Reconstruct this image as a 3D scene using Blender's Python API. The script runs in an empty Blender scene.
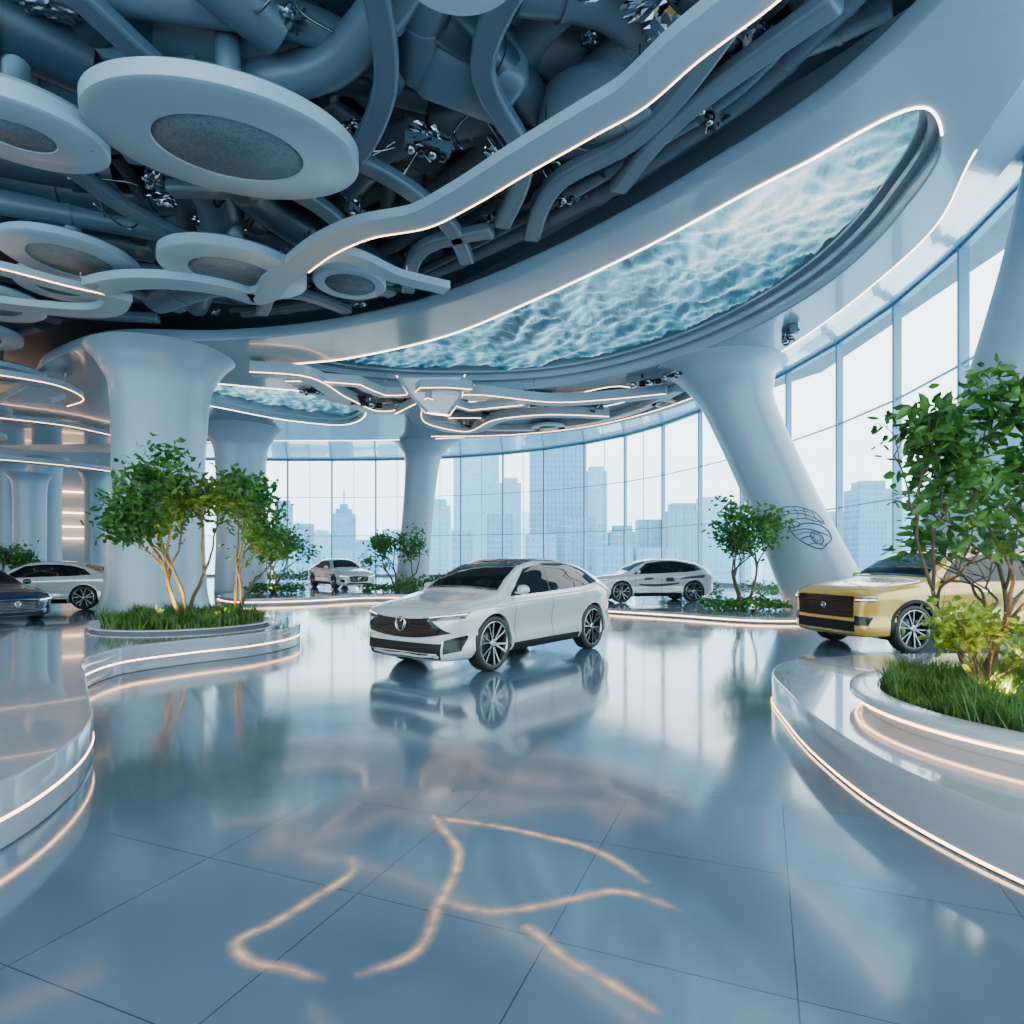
import bpy, math, random, bmesh
from mathutils import Vector, Matrix, noise
from mathutils.bvhtree import BVHTree
random.seed(7)
scene = bpy.context.scene
COL = scene.collection

# ------------------------------------------------------------------ materials
def P(name, color, rough=0.5, metal=0.0, coat=0.0, em=None, ems=0.0, spec=0.5, var=0.0, vscale=3.0, bump=0.0, bscale=20.0, rvar=0.0):
    m = bpy.data.materials.new(name); m.use_nodes = True
    nt = m.node_tree; b = nt.nodes["Principled BSDF"]
    b.inputs["Base Color"].default_value = (*color, 1)
    b.inputs["Roughness"].default_value = rough
    b.inputs["Metallic"].default_value = metal
    b.inputs["Coat Weight"].default_value = coat
    b.inputs["Coat Roughness"].default_value = 0.03
    b.inputs["Specular IOR Level"].default_value = spec
    if em:
        b.inputs["Emission Color"].default_value = (*em, 1)
        b.inputs["Emission Strength"].default_value = ems
    if var or bump or rvar:
        tc = nt.nodes.new("ShaderNodeTexCoord")
        n = nt.nodes.new("ShaderNodeTexNoise"); n.inputs["Scale"].default_value = vscale
        n.inputs["Detail"].default_value = 4
        nt.links.new(tc.outputs["Object"], n.inputs["Vector"])
        if var:
            mx = nt.nodes.new("ShaderNodeMix"); mx.data_type = 'RGBA'
            mx.inputs["A"].default_value = (*[c*(1-var) for c in color], 1)
            mx.inputs["B"].default_value = (*[min(1, c*(1+var)) for c in color], 1)
            nt.links.new(n.outputs["Fac"], mx.inputs["Factor"])
            nt.links.new(mx.outputs["Result"], b.inputs["Base Color"])
        if rvar:
            mr = nt.nodes.new("ShaderNodeMapRange")
            mr.inputs["From Min"].default_value = 0.3; mr.inputs["From Max"].default_value = 0.7
            mr.inputs["To Min"].default_value = max(0, rough-rvar); mr.inputs["To Max"].default_value = rough+rvar
            nt.links.new(n.outputs["Fac"], mr.inputs["Value"]); nt.links.new(mr.outputs["Result"], b.inputs["Roughness"])
        if bump:
            n2 = nt.nodes.new("ShaderNodeTexNoise"); n2.inputs["Scale"].default_value = bscale
            n2.inputs["Detail"].default_value = 5
            nt.links.new(tc.outputs["Object"], n2.inputs["Vector"])
            bp = nt.nodes.new("ShaderNodeBump"); bp.inputs["Strength"].default_value = bump
            nt.links.new(n2.outputs["Fac"], bp.inputs["Height"]); nt.links.new(bp.outputs["Normal"], b.inputs["Normal"])
    return m

def emis(name, color, s):
    m = bpy.data.materials.new(name); m.use_nodes = True
    nt = m.node_tree; nt.nodes.clear()
    o = nt.nodes.new("ShaderNodeOutputMaterial"); e = nt.nodes.new("ShaderNodeEmission")
    e.inputs[0].default_value = (*color, 1); e.inputs[1].default_value = s
    nt.links.new(e.outputs[0], o.inputs[0]); return m

M_white = P("white_plaster", (0.285, 0.34, 0.395), 0.33, var=0.05, vscale=0.6, rvar=0.08)
M_soffit = P("white_soffit", (0.215, 0.28, 0.345), 0.20, coat=0.4, var=0.06, vscale=0.5)
M_col = P("white_column", (0.26, 0.345, 0.42), 0.34, coat=.15, var=0.05, vscale=0.7)
M_podium = P("podium_gloss", (0.23, 0.275, 0.33), 0.10, coat=0.6, var=0.12, vscale=0.8, rvar=0.04)
M_rim_white = P("planter_white", (0.34, 0.38, 0.42), 0.2, coat=0.4, var=0.04)
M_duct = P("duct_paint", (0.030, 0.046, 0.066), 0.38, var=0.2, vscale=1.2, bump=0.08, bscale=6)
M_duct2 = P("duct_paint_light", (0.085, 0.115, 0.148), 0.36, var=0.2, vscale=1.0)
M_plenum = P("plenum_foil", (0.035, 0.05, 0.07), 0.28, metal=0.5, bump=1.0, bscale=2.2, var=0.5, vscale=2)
M_foil = P("crumpled_foil", (0.34, 0.39, 0.45), 0.12, metal=1.0, bump=0.6, bscale=5)
M_grille = P("perforated_metal", (0.11, 0.13, 0.15), 0.6, var=0.9, vscale=26, bump=.6, bscale=40)
M_led = emis("warm_led", (1.0, 0.56, 0.30), 11.5)
M_ledcool = emis("neutral_led", (1.0, 0.70, 0.50), 11.0)
M_frame = P("mullion_paint", (0.15, 0.28, 0.37), 0.35, var=0.05)
M_bark = P("bark", (0.07, 0.045, 0.028), 0.8, bump=0.6, bscale=30, var=0.3, vscale=12)
M_soil = P("soil", (0.03, 0.035, 0.015), 0.95, bump=0.6, var=0.4, vscale=10)
M_rubber = P("tire_rubber", (0.008, 0.009, 0.010), 0.6, bump=0.05, bscale=60)
M_black = P("gloss_black", (0.004, 0.005, 0.006), 0.15, var=0.05, spec=.3)
M_matblack = P("matt_black", (0.006, 0.007, 0.008), 0.55, var=0.1, spec=.25)
M_glassdark = P("tinted_glass", (0.004, 0.007, 0.010), 0.03, spec=0.30, var=0.05)
M_chrome = P("chrome", (0.8, 0.83, 0.86), 0.12, metal=1.0, var=0.03)
M_alloy = P("alloy", (0.36, 0.38, 0.41), 0.25, metal=1.0, var=0.05)
M_alloydark = P("dark_alloy", (0.02, 0.02, 0.024), 0.3, metal=0.8, var=0.05)
M_disc = P("brake_steel", (0.10, 0.10, 0.11), 0.35, metal=1.0, var=0.1)
M_lamp = P("lamp_glass", (0.03, 0.04, 0.05), 0.06, coat=0.6, em=(0.8, 0.9, 1.0), ems=0.04, var=0.3, vscale=20)
M_drl = emis("running_light", (0.85, 0.93, 1.0), 5.0)
M_tail = P("tail_red", (0.35, 0.01, 0.01), 0.15, coat=1.0, em=(1, .05, .03), ems=0.3, var=0.1)
M_paint_w = P("paint_white", (0.46, 0.50, 0.54), 0.16, metal=.2, coat=1.0, var=0.02)
M_paint_y = P("paint_gold", (0.60, 0.35, 0.055), 0.22, metal=0.35, coat=1.0, var=0.03)
M_paint_b = P("paint_navy", (0.010, 0.032, 0.08), 0.22, metal=0.4, coat=0.8, var=0.03)
M_sketch = P("engraved_line", (0.04, 0.10, 0.17), 0.6, var=0.2)
M_mark = P("grey_graphic", (0.03, 0.035, 0.045), 0.4, var=0.2)

def leafmat(name, c1, c2, em=0.0):
    m = bpy.data.materials.new(name); m.use_nodes = True
    nt = m.node_tree; b = nt.nodes["Principled BSDF"]
    tc = nt.nodes.new("ShaderNodeTexCoord"); n = nt.nodes.new("ShaderNodeTexNoise")
    n.inputs["Scale"].default_value = 5; n.inputs["Detail"].default_value = 3
    r = nt.nodes.new("ShaderNodeValToRGB")
    r.color_ramp.elements[0].position = 0.35; r.color_ramp.elements[0].color = (*c1, 1)
    r.color_ramp.elements[1].position = 0.68; r.color_ramp.elements[1].color = (*c2, 1)
    nt.links.new(tc.outputs["Object"], n.inputs["Vector"]); nt.links.new(n.outputs["Fac"], r.inputs[0])
    nt.links.new(r.outputs[0], b.inputs["Base Color"])
    b.inputs["Roughness"].default_value = 0.4
    tr = nt.nodes.new("ShaderNodeBsdfTranslucent"); nt.links.new(r.outputs[0], tr.inputs[0])
    mx = nt.nodes.new("ShaderNodeMixShader"); mx.inputs[0].default_value = 0.4
    out = nt.nodes["Material Output"]
    nt.links.new(b.outputs[0], mx.inputs[1]); nt.links.new(tr.outputs[0], mx.inputs[2]); nt.links.new(mx.outputs[0], out.inputs[0])
    return m
M_leaf = leafmat("leaf_green", (0.014, 0.065, 0.010), (0.09, 0.235, 0.03))
M_leaf_y = leafmat("leaf_yellowgreen", (0.05, 0.15, 0.010), (0.28, 0.36, 0.03))
M_grass = leafmat("grass_green", (0.018, 0.07, 0.010), (0.10, 0.22, 0.03))

def floor_mat():
    m = bpy.data.materials.new("polished_tiles"); m.use_nodes = True
    nt = m.node_tree; b = nt.nodes["Principled BSDF"]
    tc = nt.nodes.new("ShaderNodeTexCoord"); mp = nt.nodes.new("ShaderNodeMapping")
    mp.inputs["Rotation"].default_value = (0, 0, math.radians(22)); mp.inputs["Location"].default_value = (-0.12, 0.4, 0)
    br = nt.nodes.new("ShaderNodeTexBrick"); br.offset = 0.0
    br.inputs["Scale"].default_value = 1.0; br.inputs["Brick Width"].default_value = 0.96
    br.inputs["Row Height"].default_value = 0.96; br.inputs["Mortar Size"].default_value = 0.0035
    br.inputs["Mortar Smooth"].default_value = 0.3
    br.inputs["Color1"].default_value = (0.080, 0.135, 0.195, 1); br.inputs["Color2"].default_value = (0.09, 0.15, 0.215, 1)
    br.inputs["Mortar"].default_value = (0.02, 0.045, 0.08, 1)
    nt.links.new(tc.outputs["Object"], mp.inputs[0]); nt.links.new(mp.outputs[0], br.inputs["Vector"])
    n = nt.nodes.new("ShaderNodeTexNoise"); n.inputs["Scale"].default_value = 0.9; n.inputs["Detail"].default_value = 4
    nt.links.new(tc.outputs["Object"], n.inputs["Vector"])
    mx = nt.nodes.new("ShaderNodeMix"); mx.data_type = 'RGBA'; mx.blend_type = 'MULTIPLY'; mx.inputs["Factor"].default_value = 0.6
    r = nt.nodes.new("ShaderNodeValToRGB"); r.color_ramp.elements[0].position = .3; r.color_ramp.elements[1].position = .7
    r.color_ramp.elements[0].color = (.55, .64, .74, 1)
    nt.links.new(n.outputs["Fac"], r.inputs[0])
    nt.links.new(br.outputs["Color"], mx.inputs["A"]); nt.links.new(r.outputs[0], mx.inputs["B"])
    nt.links.new(mx.outputs["Result"], b.inputs["Base Color"])
    mr = nt.nodes.new("ShaderNodeMapRange"); mr.inputs["From Min"].default_value = .3; mr.inputs["From Max"].default_value = .7
    mr.inputs["To Min"].default_value = .08; mr.inputs["To Max"].default_value = .17
    nt.links.new(n.outputs["Fac"], mr.inputs["Value"]); nt.links.new(mr.outputs["Result"], b.inputs["Roughness"])
    b.inputs["Specular IOR Level"].default_value = 1.0
    b.inputs["Coat Weight"].default_value = 0.5; b.inputs["Coat Roughness"].default_value = 0.07
    return m
M_floor = floor_mat()

def glass_mat():
    m = bpy.data.materials.new("window_glass"); m.use_nodes = True
    nt = m.node_tree; nt.nodes.clear()
    o = nt.nodes.new("ShaderNodeOutputMaterial"); t = nt.nodes.new("ShaderNodeBsdfTransparent"); g = nt.nodes.new("ShaderNodeBsdfGlossy")
    t.inputs[0].default_value = (0.95, 0.99, 1, 1); g.inputs["Roughness"].default_value = 0.02
    mx = nt.nodes.new("ShaderNodeMixShader"); mx.inputs[0].default_value = 0.04
    nt.links.new(t.outputs[0], mx.inputs[1]); nt.links.new(g.outputs[0], mx.inputs[2]); nt.links.new(mx.outputs[0], o.inputs[0])
    return m
M_glass = glass_mat()

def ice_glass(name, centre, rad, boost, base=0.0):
    """crumpled glass, backlight painted as emission: brightness follows the slope of each fold"""
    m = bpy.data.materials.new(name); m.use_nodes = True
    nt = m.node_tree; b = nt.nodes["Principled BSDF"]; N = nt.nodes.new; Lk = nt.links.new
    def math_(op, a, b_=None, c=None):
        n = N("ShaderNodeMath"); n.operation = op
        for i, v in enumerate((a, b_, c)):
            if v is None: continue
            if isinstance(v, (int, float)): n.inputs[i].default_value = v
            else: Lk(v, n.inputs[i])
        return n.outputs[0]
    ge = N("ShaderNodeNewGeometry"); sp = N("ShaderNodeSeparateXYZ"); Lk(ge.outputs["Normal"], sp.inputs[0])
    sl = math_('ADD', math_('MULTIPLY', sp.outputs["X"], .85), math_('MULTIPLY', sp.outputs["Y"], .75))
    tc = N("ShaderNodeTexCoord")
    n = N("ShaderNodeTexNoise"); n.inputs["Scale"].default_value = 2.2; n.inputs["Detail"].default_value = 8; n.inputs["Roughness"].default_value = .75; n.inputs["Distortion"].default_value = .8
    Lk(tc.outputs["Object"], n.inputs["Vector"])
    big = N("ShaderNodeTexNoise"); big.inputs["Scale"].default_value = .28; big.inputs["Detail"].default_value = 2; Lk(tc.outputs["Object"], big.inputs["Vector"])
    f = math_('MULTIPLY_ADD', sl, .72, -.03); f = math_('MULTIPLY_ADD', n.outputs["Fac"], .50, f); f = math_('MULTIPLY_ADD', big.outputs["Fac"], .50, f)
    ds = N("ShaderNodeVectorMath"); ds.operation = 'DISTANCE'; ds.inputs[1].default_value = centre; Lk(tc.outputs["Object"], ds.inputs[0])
    dr = N("ShaderNodeMapRange"); dr.inputs["From Min"].default_value = .2; dr.inputs["From Max"].default_value = rad; dr.inputs["To Min"].default_value = boost; dr.inputs["To Max"].default_value = base  # bright highlight painted into the emission around centre
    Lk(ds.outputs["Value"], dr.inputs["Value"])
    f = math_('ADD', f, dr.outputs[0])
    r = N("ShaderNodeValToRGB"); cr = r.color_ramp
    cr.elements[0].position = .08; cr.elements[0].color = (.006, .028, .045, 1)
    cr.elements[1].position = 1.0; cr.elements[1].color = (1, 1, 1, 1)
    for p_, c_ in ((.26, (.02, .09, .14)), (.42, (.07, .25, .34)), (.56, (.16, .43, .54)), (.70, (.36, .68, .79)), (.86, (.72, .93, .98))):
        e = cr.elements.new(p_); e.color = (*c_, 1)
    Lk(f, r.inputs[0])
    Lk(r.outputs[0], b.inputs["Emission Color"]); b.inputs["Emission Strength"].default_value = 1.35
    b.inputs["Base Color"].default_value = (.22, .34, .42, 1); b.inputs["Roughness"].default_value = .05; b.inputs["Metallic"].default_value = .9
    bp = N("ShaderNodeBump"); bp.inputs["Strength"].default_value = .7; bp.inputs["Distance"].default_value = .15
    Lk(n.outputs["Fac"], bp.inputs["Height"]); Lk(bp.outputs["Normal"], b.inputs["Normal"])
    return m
M_water = ice_glass("crumpled_glass_painted_glow", (5.4, 12.6, 8.8), 3.0, .55, 0.0)
M_water2 = ice_glass("crumpled_glass_painted_glow_small", (-9.0, 25.0, 8.4), 4.0, .12, .04)

def bld_mat(name, col, dark, em):  # distance haze is painted into the colours and emission
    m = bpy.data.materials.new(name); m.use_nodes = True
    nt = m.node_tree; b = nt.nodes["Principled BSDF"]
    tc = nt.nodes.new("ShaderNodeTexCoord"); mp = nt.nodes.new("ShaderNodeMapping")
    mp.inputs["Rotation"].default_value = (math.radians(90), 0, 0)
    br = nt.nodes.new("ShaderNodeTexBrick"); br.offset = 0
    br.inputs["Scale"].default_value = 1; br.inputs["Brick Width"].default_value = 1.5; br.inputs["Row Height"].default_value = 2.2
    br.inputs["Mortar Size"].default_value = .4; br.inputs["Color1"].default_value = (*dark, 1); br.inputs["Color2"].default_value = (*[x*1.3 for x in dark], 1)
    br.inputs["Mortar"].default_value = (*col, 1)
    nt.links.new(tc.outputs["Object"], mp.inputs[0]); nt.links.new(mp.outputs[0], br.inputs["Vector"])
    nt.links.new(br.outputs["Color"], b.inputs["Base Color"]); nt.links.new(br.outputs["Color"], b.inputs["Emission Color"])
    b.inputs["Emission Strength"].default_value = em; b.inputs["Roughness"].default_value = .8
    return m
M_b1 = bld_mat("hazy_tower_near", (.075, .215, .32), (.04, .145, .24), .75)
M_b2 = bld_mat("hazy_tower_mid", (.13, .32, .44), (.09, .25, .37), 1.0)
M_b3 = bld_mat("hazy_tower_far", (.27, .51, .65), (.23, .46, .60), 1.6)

# ------------------------------------------------------------------ helpers
def mobj(name, V, F, mats, parent=None, smooth=True, midx=None, sharp=None):
    me = bpy.data.meshes.new(name); me.from_pydata([tuple(v) for v in V], [], F); me.update()
    if not isinstance(mats, (list, tuple)): mats = [mats]
    for m in mats: me.materials.append(m)
    if smooth: me.polygons.foreach_set("use_smooth", [True]*len(me.polygons))
    if midx: me.polygons.foreach_set("material_index", midx)
    if sharp is not None:
        try: me.set_sharp_from_angle(angle=math.radians(sharp))
        except Exception: pass
    o = bpy.data.objects.new(name, me); COL.objects.link(o)
    if parent: o.parent = parent
    return o
def empty(name, loc=(0, 0, 0), rz=0):
    o = bpy.data.objects.new(name, None); o.empty_display_size = .3; o.location = loc; o.rotation_euler = (0, 0, rz); COL.objects.link(o); return o
def tag(o, label, cat, group=None, kind=None):
    o["label"] = label; o["category"] = cat
    if group: o["group"] = group
    if kind: o["kind"] = kind
    return o
def struct(o): o["kind"] = "structure"; return o

def catmull(pts, sub=8, closed=False):
    pts = [Vector(p) for p in pts]; n = len(pts); out = []
    rng = range(n) if closed else range(n-1)
    for i in rng:
        if closed: p0, p1, p2, p3 = pts[(i-1) % n], pts[i], pts[(i+1) % n], pts[(i+2) % n]
        else: p0, p1, p2, p3 = pts[max(i-1, 0)], pts[i], pts[i+1], pts[min(i+2, n-1)]
        d1 = (p2-p1).length or 1e-6; d0 = (p1-p0).length or d1; d2 = (p3-p2).length or d1
        m1 = ((p1-p0)/d0*d1/(d0+d1)+(p2-p1)/d1*d0/(d0+d1))*d1
        m2 = ((p2-p1)/d1*d2/(d1+d2)+(p3-p2)/d2*d1/(d1+d2))*d1
        for k in range(sub):
            t = k/sub; t2 = t*t; t3 = t2*t
            out.append(p1*(2*t3-3*t2+1)+m1*(t3-2*t2+t)+p2*(-2*t3+3*t2)+m2*(t3-t2))
    if not closed: out.append(pts[-1])
    return out
def resample(pts, n):
    L = [0]
    for a, b in zip(pts, pts[1:]): L.append(L[-1]+(b-a).length)
    out = []; j = 0
    for i in range(n):
        d = L[-1]*i/(n-1)
        while j < len(L)-2 and L[j+1] < d: j += 1
        t = (d-L[j])/max(1e-9, L[j+1]-L[j]); out.append(pts[j].lerp(pts[j+1], min(1, max(0, t))))
    return out
def tube(path, radii, n=10, caps=True, V=None, F=None):
    path = [Vector(p) for p in path]
    if not hasattr(radii, '__len__'): radii = [radii]*len(path)
    V = [] if V is None else V; F = [] if F is None else F; base = len(V)
    up = Vector((0, 0, 1)); prev = None
    for i, p in enumerate(path):
        t = (path[min(i+1, len(path)-1)]-path[max(i-1, 0)]).normalized()
        if prev is None:
            a = up if abs(t.z) < .9 else Vector((1, 0, 0)); u = t.cross(a).normalized()
        else:
            u = (prev-t*prev.dot(t)).normalized()
        prev = u; w = t.cross(u)
        for k in range(n):
            an = 2*math.pi*k/n; V.append(p+(u*math.cos(an)+w*math.sin(an))*radii[i])
    for i in range(len(path)-1):
        for k in range(n):
            a = base+i*n+k; b = base+i*n+(k+1) % n; F.append((a, b, b+n, a+n))
    if caps:
        F.append(tuple(base+k for k in reversed(range(n)))); F.append(tuple(base+(len(path)-1)*n+k for k in range(n)))
    return V, F
def box(V, F, c, s, rz=0, M=None):
    b = len(V); c = Vector(c)
    for dz in (-.5, .5):
        for dx, dy in ((-.5, -.5), (.5, -.5), (.5, .5), (-.5, .5)):
            x, y = dx*s[0], dy*s[1]
            v = Vector((x*math.cos(rz)-y*math.sin(rz), x*math.sin(rz)+y*math.cos(rz), dz*s[2]))+c
            V.append(M @ v if M else v)
    for f in ((3, 2, 1, 0), (4, 5, 6, 7), (0, 1, 5, 4), (1, 2, 6, 5), (2, 3, 7, 6), (3, 0, 4, 7)): F.append(tuple(b+i for i in f))
def lathe(prof, n=48, V=None, F=None, axis='z', M=None, close=False):
    V = [] if V is None else V; F = [] if F is None else F; b = len(V)
    for r, z in prof:
        for k in range(n):
            a = 2*math.pi*k/n
            v = Vector((r*math.cos(a), r*math.sin(a), z)) if axis == 'z' else Vector((r*math.cos(a), z, r*math.sin(a)))
            V.append(M @ v if M else v)
    m = len(prof)
    for i in range(m if close else m-1):
        for k in range(n):
            a = b+i*n+k; c = b+i*n+(k+1) % n; d = b+((i+1) % m)*n+(k+1) % n; e = b+((i+1) % m)*n+k
            F.append((a, c, d, e))
    return V, F
def slab(name, outer, holes, z0, z1, mats, bevel=0.0):
    cu = bpy.data.curves.new(name+"_c", 'CURVE'); cu.dimensions = '2D'; cu.fill_mode = 'BOTH'
    cu.extrude = (z1-z0)/2-bevel; cu.bevel_depth = bevel; cu.bevel_resolution = 2
    for loop in [outer]+holes:
        s = cu.splines.new('POLY'); s.points.add(len(loop)-1); s.use_cyclic_u = True
        for i, p in enumerate(loop): s.points[i].co = (p[0], p[1], 0, 1)
    o = bpy.data.objects.new(name+"_c", cu); COL.objects.link(o); o.location.z = 0
    dg = bpy.context.evaluated_depsgraph_get()
    me = bpy.data.meshes.new_from_object(o.evaluated_get(dg)); me.name = name
    bpy.data.objects.remove(o); me.materials.clear(); me.materials.append(mats)
    for v in me.vertices: v.co.z += (z0+z1)/2
    ob = bpy.data.objects.new(name, me); COL.objects.link(ob); return ob
def band(path, width, thick, V=None, F=None, closed=False, side=0.0):
    V = [] if V is None else V; F = [] if F is None else F; b = len(V); n = len(path)
    for i, p in enumerate(path):
        t = (path[(i+1) % n] if closed else path[min(i+1, n-1)])-(path[i-1] if closed else path[max(i-1, 0)])
        nn = Vector((-t.y, t.x, 0)).normalized()
        for s, z in ((side-width/2, 0), (side+width/2, 0), (side+width/2, thick), (side-width/2, thick)):
            V.append(p+nn*s+Vector((0, 0, z)))
    for i in range(n if closed else n-1):
        j = (i+1) % n
        for k in range(4):
            F.append((b+i*4+k, b+i*4+(k+1) % 4, b+j*4+(k+1) % 4, b+j*4+k))
    if not closed: F.append((b, b+3, b+2, b+1)); e = b+(n-1)*4; F.append((e, e+1, e+2, e+3))
    return V, F

# ------------------------------------------------------------------ room shell
wallc = catmull([(8.8, -6, 0), (9.4, 0, 0), (10.5, 6, 0), (12, 12, 0), (13.3, 16.6, 0), (14.4, 23.4, 0), (14, 32.4, 0), (12.2, 39.6, 0), (9.5, 46.4, 0), (2.4, 54, 0), (-7.7, 58.5, 0), (-18, 59.5, 0), (-30, 59, 0)], 12)
HEAD = 11.3
outer = [(p.x, p.y) for p in wallc]+[(-48, 48), (-52, 30), (-52, -6)]
fl = struct(slab("floor", outer, [], -0.3, 0.0, M_floor))
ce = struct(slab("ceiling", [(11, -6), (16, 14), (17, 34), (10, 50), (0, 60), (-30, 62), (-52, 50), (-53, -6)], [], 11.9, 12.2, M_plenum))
nb = 24
wp = resample(wallc, nb)
for i in range(nb-1):
    a, b = wp[i], wp[i+1]; V = []; F = []; d = b-a; L = d.length; rz = math.atan2(d.y, d.x); mid = (a+b)/2
    box(V, F, (a.x, a.y, HEAD/2), (.11, .30, HEAD), rz)
    if b.y > 44: box(V, F, (mid.x, mid.y, HEAD/2), (.035, .05, HEAD), rz)
    for z in (0.12, 3.9, 7.6, HEAD-.1):
        box(V, F, (mid.x, mid.y, z), (L, .08 if 1 < z < 10 else .25, .055 if 1 < z < 10 else .24), rz)
    mi = [0]*len(F)
    nV = len(V); V += [Vector((a.x, a.y, .2)), Vector((b.x, b.y, .2)), Vector((b.x, b.y, HEAD-.2)), Vector((a.x, a.y, HEAD-.2))]
    F.append((nV, nV+1, nV+2, nV+3)); mi.append(1)
    struct(mobj("window_%d" % (i+1), V, F, [M_frame, M_glass], smooth=False, midx=mi))
V = []; F = []
wl = [Vector((-30, 59, 0)), Vector((-48, 47, 0)), Vector((-52, 30, 0)), Vector((-52, -6, 0))]
band(wl, .3, 11.9, V, F)
wall = struct(mobj("wall_left", V, F, M_white, smooth=False))
for k, z in enumerate((3.4, 4.4, 5.6, 7.4)):
    V, F = band([p+Vector((0, 0, z)) for p in [Vector((-30.6, 58.2, 0)), Vector((-47.4, 46.8, 0)), Vector((-51.4, 30, 0)), Vector((-51.5, 0, 0))]], .22, .11)
    struct(mobj("trim_%d" % (k+1), V, F, M_led, smooth=False))

# ------------------------------------------------------------------ ceiling ring
Iedge = catmull([(4.6, -3, 0), (4.8, 3, 0), (4.95, 5.5, 0), (4.9, 7.3, 0), (4.5, 8.6, 0), (3.2, 10.6, 0), (1.0, 13.2, 0), (-2.9, 16.3, 0), (-6, 17.6, 0), (-8.5, 18.1, 0), (-11.5, 18.1, 0), (-14.5, 19.7, 0), (-18, 23, 0), (-24, 27, 0), (-34, 29, 0)], 10)
Bedge = catmull([(-34, 35, 0), (-22, 34, 0), (-13.4, 33.3, 0), (-6, 33, 0), (1.4, 31, 0), (5.65, 27.4, 0), (7.9, 21.4, 0), (8.4, 17.4, 0), (8.4, 14.4, 0), (8.1, 11.8, 0), (7.25, 9.68, 0), (6.8, 8.2, 0), (6.3, 6.4, 0), (5.95, 3, 0), (5.8, -3, 0)], 10)
hole = catmull([(5.83, 8.76, 0), (4.67, 10.05, 0), (2.64, 12.8, 0), (0.5, 15.3, 0), (-1.76, 17.6, 0), (-5.06, 19.6, 0), (-8.4, 21.0, 0), (-6.6, 22.6, 0), (-2.6, 23.6, 0), (1.74, 22.9, 0), (5.2, 19.9, 0), (6.76, 16.9, 0), (7.37, 13.9, 0), (7.2, 11.5, 0), (6.6, 9.5, 0)], 10, True)
hole2 = catmull([(-11.8, 22.4, 0), (-9.4, 23.0, 0), (-7.2, 24.0, 0), (-6.3, 26.6, 0), (-8.2, 29.4, 0), (-10.0, 28.6, 0), (-12.0, 26.4, 0), (-13.4, 24.0, 0)], 10, True)
hole3 = catmull([(-4.6, 25.0, 0), (-2, 25.1, 0), (1.5, 24.6, 0), (4.2, 22.9, 0), (5.0, 23.8, 0), (2.8, 26.6, 0), (-1, 27.9, 0), (-4.2, 27.4, 0)], 10, True)
ZS = 8.0
ring = struct(slab("trim_10", Iedge+Bedge, [hole, hole2, hole3], ZS, ZS+.32, M_soffit, bevel=0.04))
A = resample([Vector((p.x, p.y, ZS+.25)) for p in Bedge], 120); Bw = resample([Vector((p.x, p.y, HEAD)) for p in reversed(wallc)], 120)
V = []; F = []
prof = [(0, 0), (.06, .10), (.40, .36), (.41, .44), (.75, .72), (.76, .82), (1.02, 1.0)]
for a, b in zip(A, Bw):
    for t, h in prof:
        V.append(Vector((a.x+(b.x-a.x)*t, a.y+(b.y-a.y)*t, a.z+(b.z-a.z)*h)))
m = len(prof)
for i in range(119):
    for k in range(m-1): F.append((i*m+k, i*m+k+1, (i+1)*m+k+1, (i+1)*m+k))
struct(mobj("trim_11", V, F, M_soffit, smooth=True, sharp=25))
def inpoly(x, y, poly):
    c = False; j = len(poly)-1
    for i in range(len(poly)):
        a, b = poly[i], poly[j]
        if (a.y > y) != (b.y > y) and x < (b.x-a.x)*(y-a.y)/(b.y-a.y)+a.x: c = not c
        j = i
    return c
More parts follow.
